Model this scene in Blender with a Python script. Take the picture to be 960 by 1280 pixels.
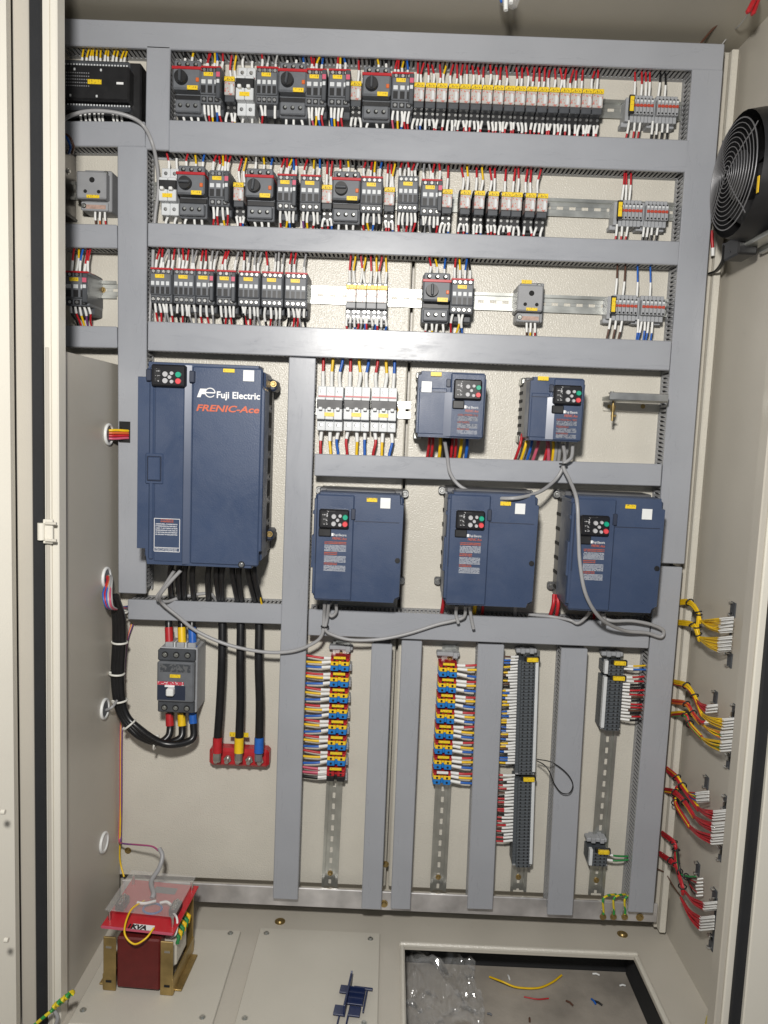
import bpy, math, random
import numpy as np
from mathutils import Vector, Matrix, noise
random.seed(7)
R = math.radians
sc = bpy.context.scene
for o in list(bpy.data.objects): bpy.data.objects.remove(o)
col = sc.collection

# ------------------------------------------------------------------ camera
F = 950.0                                  # focal length in photo pixels (960 x 1280)
CAM = Vector((0.0, -1.58, 1.20))
ROT = (Matrix.Rotation(R(.397), 3, 'Z') @ Matrix.Rotation(R(90 - 5.904), 3, 'X') @ Matrix.Rotation(R(2.319), 3, 'Z'))
cd = bpy.data.cameras.new('camera'); cam = bpy.data.objects.new('camera', cd); col.objects.link(cam)
cam.matrix_world = Matrix.Translation(CAM) @ ROT.to_4x4()
cd.sensor_fit = 'VERTICAL'; cd.sensor_height = 36; cd.sensor_width = 27; cd.lens = 36 * F / 1280
cd.clip_start = .02; cd.clip_end = 60
sc.camera = cam
# ------------------------------------------------------------------ world + lamp (an indoor picture lit by one hand-held work lamp above the camera)
w = bpy.data.worlds.new('World'); sc.world = w; w.use_nodes = True
w.node_tree.nodes['Background'].inputs[0].default_value = (.80, .88, 1, 1)
w.node_tree.nodes['Background'].inputs[1].default_value = .17
ld = bpy.data.lights.new('work_lamp', 'AREA'); ld.shape = 'DISK'; ld.size = .12; ld.energy = 31; ld.color = (1, .968, .92)
lo = bpy.data.objects.new('work_lamp', ld); col.objects.link(lo)
lo.location = (-.09, -1.62, 1.59)
lo.rotation_euler = (Vector((-.05, 0, 1.0)) - lo.location).to_track_quat('-Z', 'Y').to_euler()
sc.view_settings.view_transform = 'Standard'; sc.view_settings.look = 'None'
sc.view_settings.exposure = 0; sc.view_settings.gamma = 1
sc.render.resolution_x = 768; sc.render.resolution_y = 1024

def ray(px, py): return ROT @ Vector(((px - 480) / F, -(py - 640) / F, -1))
def P(px, py, y):
    d = ray(px, py); return CAM + d * ((y - CAM.y) / d.y)
def PX(px, py, x):
    d = ray(px, py); return CAM + d * ((x - CAM.x) / d.x)
def PZ(px, py, z):
    d = ray(px, py); return CAM + d * ((z - CAM.z) / d.z)
def rect(x0, y0, x1, y1, y):
    xm, ym = (x0 + x1) / 2, (y0 + y1) / 2
    c = P(xm, ym, y)
    return c.x, c.z, P(x1, ym, y).x - P(x0, ym, y).x, P(xm, y0, y).z - P(xm, y1, y).z

# ------------------------------------------------------------------ materials
M = {}
def mat(n, c, rough=.5, metal=0, var=.06, vs=14, bump=0, bs=300, spec=.5, coat=0, dirt=0, smudge=None):
    m = bpy.data.materials.new(n); m.use_nodes = True; nt = m.node_tree; N = nt.nodes; b = N['Principled BSDF']
    b.inputs['Roughness'].default_value = rough; b.inputs['Metallic'].default_value = metal
    b.inputs['Specular IOR Level'].default_value = spec; b.inputs['Coat Weight'].default_value = coat
    tc = N.new('ShaderNodeTexCoord')
    nz = N.new('ShaderNodeTexNoise'); nz.inputs['Scale'].default_value = vs; nz.inputs['Detail'].default_value = 6
    nt.links.new(tc.outputs['Object'], nz.inputs[0])
    r = N.new('ShaderNodeValToRGB'); r.color_ramp.elements[0].position = .3; r.color_ramp.elements[1].position = .7
    r.color_ramp.elements[0].color = (*[x * (1 - var) for x in c], 1); r.color_ramp.elements[1].color = (*[min(1, x * (1 + var)) for x in c], 1)
    nt.links.new(nz.outputs[0], r.inputs[0]); src = r.outputs[0]
    if dirt:
        n2 = N.new('ShaderNodeTexNoise'); n2.inputs['Scale'].default_value = 45; n2.inputs['Detail'].default_value = 8; n2.inputs['Roughness'].default_value = .75
        nt.links.new(tc.outputs['Object'], n2.inputs[0])
        rr = N.new('ShaderNodeMapRange'); rr.inputs[1].default_value = .62; rr.inputs[2].default_value = .8; rr.inputs[4].default_value = dirt
        nt.links.new(n2.outputs[0], rr.inputs[0])
        mx = N.new('ShaderNodeMix'); mx.data_type = 'RGBA'; nt.links.new(rr.outputs[0], mx.inputs[0]); nt.links.new(src, mx.inputs[6])
        mx.inputs[7].default_value = (*[x * .45 for x in c], 1); src = mx.outputs[2]
    nt.links.new(src, b.inputs['Base Color'])
    rm = N.new('ShaderNodeMapRange'); rm.inputs[3].default_value = rough * .85; rm.inputs[4].default_value = min(1, rough * 1.15)
    nt.links.new(nz.outputs[0], rm.inputs[0]); nt.links.new(rm.outputs[0], b.inputs['Roughness'])
    if bump:
        bn = N.new('ShaderNodeTexNoise'); bn.inputs['Scale'].default_value = bs; bn.inputs['Detail'].default_value = 2
        nt.links.new(tc.outputs['Object'], bn.inputs[0])
        bp = N.new('ShaderNodeBump'); bp.inputs['Strength'].default_value = bump; bp.inputs['Distance'].default_value = .001
        nt.links.new(bn.outputs[0], bp.inputs['Height']); nt.links.new(bp.outputs[0], b.inputs['Normal'])
    if smudge:
        s2 = N.new('ShaderNodeTexNoise'); s2.inputs['Scale'].default_value = 7; s2.inputs['Detail'].default_value = 9; s2.inputs['Roughness'].default_value = .7; s2.inputs['Distortion'].default_value = .6
        mp_ = N.new('ShaderNodeMapping'); mp_.inputs['Scale'].default_value = smudge; nt.links.new(tc.outputs['Object'], mp_.inputs[0]); nt.links.new(mp_.outputs[0], s2.inputs[0])
        rm2 = N.new('ShaderNodeMapRange'); rm2.inputs[1].default_value = .35; rm2.inputs[2].default_value = .68; rm2.inputs[3].default_value = rough * .72; rm2.inputs[4].default_value = rough * 1.5
        nt.links.new(s2.outputs[0], rm2.inputs[0]); nt.links.new(rm2.outputs[0], b.inputs['Roughness'])
    M[n] = m; return m
mat('panel', (.585, .557, .488), .30, var=.03, bump=.9, bs=330, spec=.5, dirt=.12)
mat('cabinet', (.485, .455, .395), .38, var=.04, vs=5, bump=.22, bs=420, dirt=.25)
mat('plate', (.53, .505, .44), .42, var=.04, vs=5, bump=.2, bs=420, dirt=.25)
mat('door', (.70, .67, .59), .35, var=.03, vs=4, bump=.15, bs=400, dirt=.15)  # same paint as the cabinet, base colour lightened to imitate lamp glare
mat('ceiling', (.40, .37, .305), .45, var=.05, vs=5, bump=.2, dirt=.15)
mat('duct', (.315, .327, .354), .31, var=.035, vs=9, bump=.06, bs=60, dirt=.14, smudge=(1, 1, 5))
mat('duct_wall', (.32, .325, .335), .5, var=.04)
mat('gasket', (.012, .013, .015), .75, var=.2, bump=.3, bs=150)
mat('steel', (.62, .62, .60), .3, 1, var=.12, vs=40, bump=.05, bs=200)
mat('zinc', (.50, .51, .48), .32, .85, var=.14, vs=30)
mat('brass', (.40, .29, .12), .42, .8, var=.3, vs=25)
mat('bus', (.50, .485, .48), .34, .5, var=.3, vs=16, bump=.15, bs=60, dirt=.4)
mat('dark', (.055, .06, .068), .5, var=.15, vs=60)
mat('mid', (.125, .133, .146), .5, var=.1, vs=60)
mat('black', (.012, .012, .013), .42, var=.2, vs=50)
mat('cable', (.010, .010, .011), .32, var=.2, vs=50)
mat('bare_steel', (.20, .19, .18), .3, .8, var=.3, vs=20)
mat('guard', (.24, .24, .25), .42, .6, var=.05)
mat('tblue', (.012, .17, .50), .4, var=.1)
mat('tyellow', (.80, .53, .02), .4, var=.05)
mat('jumper', (.42, .055, .03), .45, var=.15, vs=200)
mat('faded', (.40, .27, .22), .5, var=.2, vs=200)
mat('hole', (.006, .006, .006), .8)
mat('white', (.74, .75, .74), .4, var=.04, vs=50)
mat('pole', (.60, .62, .63), .42, var=.04, vs=50)
mat('grey', (.27, .275, .285), .5, var=.06, vs=40)
mat('tb', (.33, .34, .355), .5, var=.08, vs=60)
mat('tb3', (.075, .085, .095), .5, var=.15, vs=80)
mat('sleeve', (.76, .76, .74), .5, var=.05, vs=120)
mat('red', (.42, .016, .022), .38, var=.12, vs=60)
mat('redwire', (.46, .018, .026), .4, var=.15, vs=60)
mat('yellow', (.78, .50, .010), .4, var=.08, vs=60)
mat('blue', (.016, .11, .44), .4, var=.12, vs=60)
mat('brown', (.10, .045, .028), .45, var=.15)
mat('green', (.025, .22, .06), .4, var=.1)
mat('orange', (.60, .13, .03), .4)
mat('purple', (.17, .06, .22), .4)
mat('pink', (.55, .10, .16), .4)
mat('greywire', (.33, .33, .335), .42, var=.08)
mat('clearwire', (.45, .45, .44), .4, var=.1)
mat('vfd', (.042, .064, .122), .36, var=.07, vs=7, bump=.25, bs=600, dirt=.10, smudge=(1, 1, 1))
mat('vfd_rib', (.06, .08, .135), .30, var=.03, spec=.9)
mat('vfd_side', (.14, .142, .15), .42, .3, var=.1)
mat('vfd_dark', (.022, .030, .055), .45)
mat('key', (.010, .010, .012), .3)
mat('button', (.42, .42, .43), .4)
mat('btn_green', (.0, .32, .19), .4)
mat('btn_red', (.66, .06, .07), .4)
mat('ink_white', (.80, .80, .80), .5, var=.01)
mat('ink_orange', (.60, .12, .05), .5, var=.02)
mat('transformer_wrap', (.115, .011, .010), .45, var=.12, vs=50, bump=.1)
mat('pcb', (.50, .02, .03), .3, var=.05)
mat('plug_blue', (.012, .022, .075), .4, var=.1)
mat('concrete', (.31, .28, .24), .85, var=.28, vs=9, bump=.4, bs=120, dirt=.6)
mat('tie', (.68, .67, .62), .4)
mat('stone', (.62, .58, .5), .5)

def printed(n, base, ink, scale, thr, stretch=(1, 1, 1), rough=.4, ink2=None):
    """flat print: small dark marks over a base colour"""
    m = mat(n, base, rough, var=.03); nt = m.node_tree; N = nt.nodes; b = N['Principled BSDF']
    old = b.inputs['Base Color'].links[0].from_socket
    tc = N.new('ShaderNodeTexCoord'); mp = N.new('ShaderNodeMapping'); mp.inputs['Scale'].default_value = stretch
    nt.links.new(tc.outputs['Object'], mp.inputs[0])
    v = N.new('ShaderNodeTexNoise'); v.inputs['Scale'].default_value = scale; v.inputs['Detail'].default_value = 1
    nt.links.new(mp.outputs[0], v.inputs[0])
    r = N.new('ShaderNodeMapRange'); r.inputs[1].default_value = thr; r.inputs[2].default_value = thr + .05
    nt.links.new(v.outputs[0], r.inputs[0])
    mx = N.new('ShaderNodeMix'); mx.data_type = 'RGBA'
    nt.links.new(r.outputs[0], mx.inputs[0]); nt.links.new(old, mx.inputs[6]); mx.inputs[7].default_value = (*ink, 1)
    nt.links.new(mx.outputs[2], b.inputs['Base Color'])
    return m
printed('tag', (.80, .56, .02), (.30, .21, .02), 520, .61, (1, 1, .55))
printed('relay_face', (.46, .44, .42), (.50, .17, .14), 330, .57, (1, 1, .8))
printed('relay_white', (.78, .77, .74), (.50, .22, .18), 300, .64)
printed('speck', (.76, .76, .74), (.10, .10, .10), 500, .60, (1, 1, .7))
printed('nameplate', (.52, .05, .08), (.75, .7, .7), 300, .60)
printed('emboss', (.055, .06, .068), (.12, .125, .13), 220, .55)
printed('sign', (.012, .012, .013), (.45, .45, .46), 380, .60)
# clear plastic
def clear(n, tint, rough, alpha, bump=0):
    m = mat(n, tint, rough, spec=.8, bump=bump, bs=90); b = m.node_tree.nodes['Principled BSDF']
    b.inputs['Alpha'].default_value = alpha; return m
def film(n, tint, rough, fac, bump):
    m = bpy.data.materials.new(n); m.use_nodes = True; nt = m.node_tree; N = nt.nodes; N.remove(N['Principled BSDF'])
    tr = N.new('ShaderNodeBsdfTransparent'); tr.inputs[0].default_value = (*tint, 1)
    gl = N.new('ShaderNodeBsdfPrincipled'); gl.inputs['Base Color'].default_value = (.75, .75, .74, 1); gl.inputs['Roughness'].default_value = rough; gl.inputs['Specular IOR Level'].default_value = 1; gl.inputs['IOR'].default_value = 2.2
    mx = N.new('ShaderNodeMixShader'); mx.inputs[0].default_value = fac; nt.links.new(tr.outputs[0], mx.inputs[1]); nt.links.new(gl.outputs[0], mx.inputs[2])
    if bump:
        tc = N.new('ShaderNodeTexCoord'); nz = N.new('ShaderNodeTexNoise'); nz.inputs['Scale'].default_value = 55; nt.links.new(tc.outputs['Object'], nz.inputs[0])
        bp = N.new('ShaderNodeBump'); bp.inputs['Strength'].default_value = bump; bp.inputs['Distance'].default_value = .004; nt.links.new(nz.outputs[0], bp.inputs['Height']); nt.links.new(bp.outputs[0], gl.inputs['Normal'])
    nt.links.new(mx.outputs[0], N['Material Output'].inputs[0]); M[n] = m
film('acrylic', (.97, .97, .97), .06, .20, 0)
film('bag', (.98, .98, .98), .12, .13, .35)
clear('relay_clear', (.55, .55, .54), .15, .45)
# lined print on the drives: transparent except for text-like strokes
def lines_mat(n, ink, rows):
    m = bpy.data.materials.new(n); m.use_nodes = True; nt = m.node_tree; N = nt.nodes; b = N['Principled BSDF']
    b.inputs['Base Color'].default_value = (*ink, 1); b.inputs['Roughness'].default_value = .5
    tc = N.new('ShaderNodeTexCoord'); sp = N.new('ShaderNodeSeparateXYZ'); nt.links.new(tc.outputs['Generated'], sp.inputs[0])
    mul = N.new('ShaderNodeMath'); mul.operation = 'MULTIPLY'; mul.inputs[1].default_value = rows; nt.links.new(sp.outputs[2], mul.inputs[0])
    fr = N.new('ShaderNodeMath'); fr.operation = 'FRACT'; nt.links.new(mul.outputs[0], fr.inputs[0])
    lt = N.new('ShaderNodeMath'); lt.operation = 'LESS_THAN'; lt.inputs[1].default_value = .55; nt.links.new(fr.outputs[0], lt.inputs[0])
    nz = N.new('ShaderNodeTexNoise'); nz.inputs['Scale'].default_value = 520; nz.inputs['Detail'].default_value = 1; nt.links.new(tc.outputs['Object'], nz.inputs[0])
    gt = N.new('ShaderNodeMath'); gt.operation = 'GREATER_THAN'; gt.inputs[1].default_value = .44; nt.links.new(nz.outputs[0], gt.inputs[0])
    a = N.new('ShaderNodeMath'); a.operation = 'MULTIPLY'; nt.links.new(lt.outputs[0], a.inputs[0]); nt.links.new(gt.outputs[0], a.inputs[1])
    a2 = N.new('ShaderNodeMath'); a2.operation = 'MULTIPLY'; a2.inputs[1].default_value = .58; nt.links.new(a.outputs[0], a2.inputs[0])
    nt.links.new(a2.outputs[0], b.inputs['Alpha']); M[n] = m
lines_mat('print_white', (.62, .64, .68), 6); lines_mat('print_orange', (.58, .14, .07), 1.6)
# earth wire stripes
m = mat('earth', (.70, .55, .02), .4); nt = m.node_tree
tc = nt.nodes.new('ShaderNodeTexCoord'); wv = nt.nodes.new('ShaderNodeTexWave'); wv.inputs['Scale'].default_value = 22; wv.bands_direction = 'DIAGONAL'
nt.links.new(tc.outputs['Object'], wv.inputs[0]); rp = nt.nodes.new('ShaderNodeValToRGB'); rp.color_ramp.interpolation = 'CONSTANT'
rp.color_ramp.elements[0].color = (.70, .55, .02, 1); rp.color_ramp.elements[1].color = (.03, .28, .05, 1); rp.color_ramp.elements[1].position = .55
nt.links.new(wv.outputs[0], rp.inputs[0]); nt.links.new(rp.outputs[0], nt.nodes['Principled BSDF'].inputs['Base Color'])
WC = {'r': 'redwire', 'y': 'yellow', 'b': 'blue', 'k': 'cable', 'w': 'clearwire', 'n': 'brown', 'g': 'green', 'e': 'earth', 'o': 'orange', 'p': 'purple', 'i': 'pink', 'c': 'greywire'}

# ------------------------------------------------------------------ mesh builder
class MB:
    def __init__(s): s.v = []; s.f = []; s.s = []
    def add(s, vs, fs, smooth=False):
        n = len(s.v); s.v += [tuple(v) for v in vs]; s.f += [tuple(i + n for i in f) for f in fs]; s.s += [smooth] * len(fs); return s
    def box(s, c, d, b=0.0):
        c = Vector(c); h = [x / 2 for x in d]
        b = min(b, .45 * min(d))
        if b <= 0:
            vs = [c + Vector((x * h[0], y * h[1], z * h[2])) for x in (-1, 1) for y in (-1, 1) for z in (-1, 1)]
            return s.add(vs, [(0, 1, 3, 2), (4, 6, 7, 5), (0, 4, 5, 1), (2, 3, 7, 6), (0, 2, 6, 4), (1, 5, 7, 3)])
        idx = {}; vs = []
        for x in (-1, 1):
            for y in (-1, 1):
                for z in (-1, 1):
                    for a in range(3):
                        q = [sg * (h[k] - (0 if k == a else b)) for k, sg in enumerate((x, y, z))]
                        idx[(x, y, z, a)] = len(vs); vs.append(c + Vector(q))
        fs = []
        def face(keys):
            p = [vs[idx[k]] for k in keys]; nn = (p[1] - p[0]).cross(p[2] - p[0]); cc = sum(p, Vector()) / len(p) - c
            f = [idx[k] for k in keys]; fs.append(tuple(f if nn.dot(cc) > 0 else f[::-1]))
        for a in range(3):
            u, t = [(1, 2), (0, 2), (0, 1)][a]
            for sg in (-1, 1):
                ks = []
                for (p, q) in ((-1, -1), (1, -1), (1, 1), (-1, 1)):
                    k = [0, 0, 0]; k[a] = sg; k[u] = p; k[t] = q; ks.append((*k, a))
                face(ks)
            for p in (-1, 1):
                for q in (-1, 1):
                    k1 = [0, 0, 0]; k1[u] = p; k1[t] = q; k2 = k1[:]; k1[a] = -1; k2[a] = 1
                    face([(*k1, u), (*k2, u), (*k2, t), (*k1, t)])
        for x in (-1, 1):
            for y in (-1, 1):
                for z in (-1, 1): face([(x, y, z, 0), (x, y, z, 1), (x, y, z, 2)])
        return s.add(vs, fs)
    def cyl(s, p0, p1, r, n=12, r1=None, cap=True):
        p0 = Vector(p0); p1 = Vector(p1); d = (p1 - p0).normalized(); r1 = r if r1 is None else r1
        u = d.orthogonal().normalized(); t = d.cross(u)
        vs = [p + (u * math.cos(2 * math.pi * i / n) + t * math.sin(2 * math.pi * i / n)) * rr for p, rr in ((p0, r), (p1, r1)) for i in range(n)]
        s.add(vs, [(i, (i + 1) % n, n + (i + 1) % n, n + i) for i in range(n)], True)
        if cap: s.add(vs, [tuple(range(n))[::-1], tuple(range(n, 2 * n))])
        return s
    def tube(s, pts, r, n=6, cap=True, closed=False):
        pts = [Vector(p) for p in pts]; m = len(pts); rings = []; u = None
        for i in range(m):
            a = pts[(i - 1) % m if closed else max(i - 1, 0)]; b = pts[(i + 1) % m if closed else min(i + 1, m - 1)]
            d = (b - a).normalized()
            u = d.orthogonal().normalized() if u is None else (u - d * u.dot(d)).normalized()
            t = d.cross(u); rr = r[i] if isinstance(r, (list, tuple)) else r
            rings.append([pts[i] + (u * math.cos(2 * math.pi * k / n) + t * math.sin(2 * math.pi * k / n)) * rr for k in range(n)])
        vs = [v for g in rings for v in g]
        fs = [(i * n + k, i * n + (k + 1) % n, ((i + 1) % m) * n + (k + 1) % n, ((i + 1) % m) * n + k) for i in range(m if closed else m - 1) for k in range(n)]
        s.add(vs, fs, True)
        if cap and not closed: s.add(vs, [tuple(range(n))[::-1], tuple(range((m - 1) * n, m * n))])
        return s
    def prism(s, poly, y0, y1, ax=1):
        """extrude a polygon of (a, b): ax=1 (x,z) along y; ax=0 (y,z) along x; ax=2 (x,y) along z"""
        ar = sum(poly[i][0] * poly[(i + 1) % len(poly)][1] - poly[(i + 1) % len(poly)][0] * poly[i][1] for i in range(len(poly)))
        if ar < 0: poly = poly[::-1]
        n = len(poly)
        def pt(p, q): return {1: (p[0], q, p[1]), 0: (q, p[0], p[1]), 2: (p[0], p[1], q)}[ax]
        vs = [pt(p, y0) for p in poly] + [pt(p, y1) for p in poly]
        fs = [tuple(range(n)), tuple(range(n, 2 * n))[::-1]] + [((i + 1) % n, i, n + i, n + (i + 1) % n) for i in range(n)]
        flip = (ax == 1) == (y1 < y0)
        # for ax 0 and 2 the first face looks towards -axis when y1 > y0 only after reversal
        if (ax == 1 and y1 < y0) or (ax in (0, 2) and y1 > y0): fs = [f[::-1] for f in fs]
        return s.add(vs, fs)
    def mesh(s, name):
        me = bpy.data.meshes.new(name); me.from_pydata(s.v, [], s.f)
        me.polygons.foreach_set('use_smooth', s.s); me.update(); return me

CACHE = {}
def link(name, me, m, parent=None, loc=(0, 0, 0), kind=None, rot=None):
    if m is not None and not me.materials: me.materials.append(M[m])
    o = bpy.data.objects.new(name, me); col.objects.link(o); o.location = loc
    if rot: o.rotation_euler = rot
    if parent: o.parent = parent
    if kind: o['kind'] = kind
    return o
def part(name, mb, m, parent=None, loc=(0, 0, 0), kind=None, rot=None): return link(name, mb.mesh(name), m, parent, loc, kind, rot)
def cpart(key, name, fn, m, parent, loc=(0, 0, 0), kind=None, rot=None):
    k = (key, m)
    if k not in CACHE: CACHE[k] = fn().mesh(name)
    return link(name, CACHE[k], m, parent, loc, kind, rot)
def tag(o, label, cat, group=None):
    o['label'] = label; o['category'] = cat
    if group: o['group'] = group
    return o
def thing(name, label, cat, loc=(0, 0, 0), group=None, rot=None):
    o = bpy.data.objects.new(name, None); col.objects.link(o); o.location = loc; o.empty_display_size = .02
    if rot: o.rotation_euler = rot
    return tag(o, label, cat, group)
def struct(name, mb, m, parent=None):
    o = part(name, mb, m, parent)
    if not parent: o['kind'] = 'structure'
    return o
def B(*a): return lambda: MB().box(*a)
ORD = ['first', 'second', 'third', 'fourth', 'fifth', 'sixth', 'seventh', 'eighth', 'ninth', 'tenth', 'eleventh', 'twelfth', 'thirteenth', 'fourteenth', 'fifteenth', 'sixteenth', 'seventeenth', 'eighteenth']
def spline(pts, n=6):
    pts = [Vector(p) for p in pts]; q = [pts[0] * 2 - pts[1]] + pts + [pts[-1] * 2 - pts[-2]]; out = []
    for i in range(1, len(q) - 2):
        for k in range(n):
            t = k / n; a, b, c, d = q[i - 1], q[i], q[i + 1], q[i + 2]
            out.append(.5 * ((2 * b) + (c - a) * t + (2 * a - 5 * b + 4 * c - d) * t * t + (3 * b - a - 3 * c + d) * t ** 3))
    return out + [pts[-1]]
def text(name, body, size, m, parent, loc, sx=1, shear=0, off=0, rot=(R(90), 0, 0), width=None):
    cu = bpy.data.curves.new('t', 'FONT'); cu.body = body; cu.size = size; cu.shear = shear; cu.offset = off; cu.extrude = .0003; cu.resolution_u = 3
    t = bpy.data.objects.new('t', cu); col.objects.link(t); bpy.context.view_layer.update()
    me = bpy.data.meshes.new_from_object(t.evaluated_get(bpy.context.evaluated_depsgraph_get()))
    bpy.data.objects.remove(t); bpy.data.curves.remove(cu)
    xs = [v.co.x for v in me.vertices]
    k = (width / (max(xs) - min(xs))) if width else sx
    for v in me.vertices: v.co.x = (v.co.x - min(xs)) * k
    me.materials.clear()
    o = link(name, me, m, parent, loc); o.rotation_euler = rot; return o

# ================================================================== SETTING
DF = -.058                                   # front plane of the wiring ducts
FZ = P(500, 1152, 0.0).z                     # cabinet floor
XR = .5 * (P(917, 95, 0).x + P(858, 930, 0).x)   # right side wall
XL = P(152, 800, 0).x                        # partition plate, lower left
ZT = P(760, 52, 0).z                         # ceiling
YF = -.335                                   # front flange plane
XLW = XL - .22                               # left side wall, hidden behind the front flange
# concrete under the cabinet
struct('concrete_floor', MB().box((0, -.5, FZ - .105), (6, 6, .01)), 'concrete')
# back wall, right wall, ceiling
struct('cabinet_back_wall', MB().box(((XLW + XR) / 2, .045, (FZ + ZT) / 2), (XR - XLW + .1, .01, ZT - FZ + .1)), 'cabinet')
struct('cabinet_side_wall', MB().box((XR + .004, (YF + .04) / 2, (FZ + ZT) / 2), (.008, .04 - YF, ZT - FZ + .05)), 'cabinet')
struct('cabinet_side_wall', MB().box((XLW - .004, (YF + .04) / 2, (FZ + ZT) / 2), (.008, .04 - YF, ZT - FZ + .05)), 'cabinet')
struct('cabinet_ceiling', MB().box(((XLW + XR) / 2, (YF + .04) / 2, ZT + .004), (XR - XLW, .04 - YF, .008)), 'ceiling')
# floor frame with the open cable entry on the right
o0 = PZ(505, 1188, FZ); o1 = PZ(788, 1192, FZ)
ox0, ox1, oyb = o0.x, o1.x + .004, .5 * (o0.y + o1.y)
fl = bpy.data.objects.new('cabinet_floor', None); col.objects.link(fl); fl['kind'] = 'structure'
part('floor_sheet', MB().box(((XLW + ox0) / 2, (YF + .04) / 2, FZ - .003), (ox0 - XLW, .04 - YF, .006)), 'cabinet', fl)
part('floor_sheet', MB().box(((ox1 + XR) / 2, (YF + .04) / 2, FZ - .003), (XR - ox1, .04 - YF, .006)), 'cabinet', fl)
part('floor_sheet', MB().box(((ox0 + ox1) / 2, (oyb + .04) / 2, FZ - .003), (ox1 - ox0, .04 - oyb, .006)), 'cabinet', fl)
part('opening_rim', MB().box(((ox0 + ox1) / 2, oyb + .004, FZ + .003), (ox1 - ox0 + .02, .010, .010), .003), 'panel', fl)
part('opening_rim', MB().box((ox0 - .004, (oyb + YF) / 2 - .003, FZ + .003), (.010, oyb - YF, .0095), .003), 'panel', fl)
part('opening_rim', MB().box((ox1 + .004, (oyb + YF) / 2 - .003, FZ + .003), (.010, oyb - YF, .0095), .003), 'panel', fl)
part('plinth', MB().box(((XLW + XR) / 2, .02, FZ - .053), (XR - XLW, .03, .092)), 'gasket', fl)
part('plinth', MB().box((ox1 + .03, (YF) / 2, FZ - .053), (.03, -YF, .092)), 'gasket', fl)
part('plinth', MB().box((ox0 - .03, (YF) / 2, FZ - .053), (.03, -YF, .092)), 'gasket', fl)
def screw_on(parent, loc, d, r=.0045, m='brass', nm='screw'):
    """pan head screw with washer, axis d (unit)"""
    d = Vector(d)
    def fn():
        mb = MB(); mb.cyl((0, 0, 0), (0, 0, .0012), r * 1.45, 12); mb.cyl((0, 0, .0012), (0, 0, .0042), r, 12, r * .75)
        return mb
    o = cpart(('screw', r), nm, fn, m, parent, loc); o.rotation_euler = d.to_track_quat('Z', 'Y').to_euler(); return o
for (px, py) in ((350, 1152), (778, 1168)):
    screw_on(fl, PZ(px, py, FZ), (0, 0, 1), .008)
# floor plates
def plate(a, b, label, screws):
    p0 = PZ(*a, FZ); p1 = PZ(*b, FZ)
    t = thing('floor_plate', label, 'plate', ((p0.x + p1.x) / 2, (p0.y + YF) / 2, FZ + .0005), 'cover plates on the cabinet floor')
    part('sheet', MB().box((0, 0, .003), (p1.x - p0.x, p0.y - YF, .006), .0015), 'plate', t)
    for s in screws:
        q = PZ(*s, FZ + .006); screw_on(t, q - t.location, (0, 0, 1), .0042, 'zinc')
plate((152, 1160), (302, 1164), 'beige floor plate under the transformer', [(288, 1167), (253, 1272), (104, 1263)])
plate((325, 1163), (475, 1170), 'beige floor plate carrying the loose blue plastic piece', [(333, 1167), (463, 1174), (306, 1273), (455, 1279)])
# two mounting panels with a seam between
xs = .5 * (P(516, 320, 0).x + P(486, 1070, 0).x)
zb = P(430, 1106.5, 0).z
xr_edge = P(848, 1000, 0).x
mp = tag(part('mounting_panel', MB().box(((XLW + .02 + xs - .003) / 2, .0105, (zb + ZT - .01) / 2), (xs - .003 - XLW - .02, .021, ZT - .01 - zb), .003), 'panel'),
         'beige painted mounting panel left of the central seam', 'panel', 'mounting panels')
mp2 = tag(part('mounting_panel', MB().box(((xs + .003 + xr_edge) / 2, .0105, (zb + ZT - .01) / 2), (xr_edge - xs - .003, .021, ZT - .01 - zb), .003), 'panel'),
          'beige painted mounting panel right of the central seam', 'panel', 'mounting panels')
# vertical rail in the right rear corner
rl = thing('cabinet_post', 'beige pressed steel post in the right rear corner', 'post', (XR - .017, -.012, (FZ + ZT) / 2))
part('post', MB().box((0, 0, 0), (.014, .02, ZT - FZ - .03), .002), 'panel', rl)
part('flange', MB().box((-.0115, .006, 0), (.008, .008, ZT - FZ - .04), .001), 'cabinet', rl)
# partition plate lower left
zp = P(147, 457, 0).z
pt_ = thing('partition_plate', 'upright beige partition plate with four white grommets at lower left', 'partition', (XL, 0, FZ))
part('sheet', MB().box((-.003, (YF - .01) / 2, (zp - FZ) / 2), (.006, -YF, zp - FZ), .001), 'cabinet', pt_)
GR = [(136, 543), (133, 722), (131, 886), (130, 1053)]
def ring_pts(r, n, f): return [f(math.cos(2 * math.pi * i / n) * r, math.sin(2 * math.pi * i / n) * r) for i in range(n)]
for g in GR:
    q = PX(*g, XL + .002) - Vector((XL, 0, FZ))
    gm = part('grommet', MB().tube(ring_pts(.019, 20, lambda a, b: (0, a, b)), .0032, 8, closed=True), 'white', pt_, q)
    part('grommet_membrane', MB().cyl((-.001, 0, 0), (.0008, 0, 0), .018, 18), 'white' if g[1] > 1000 else 'mid', gm)
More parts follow.
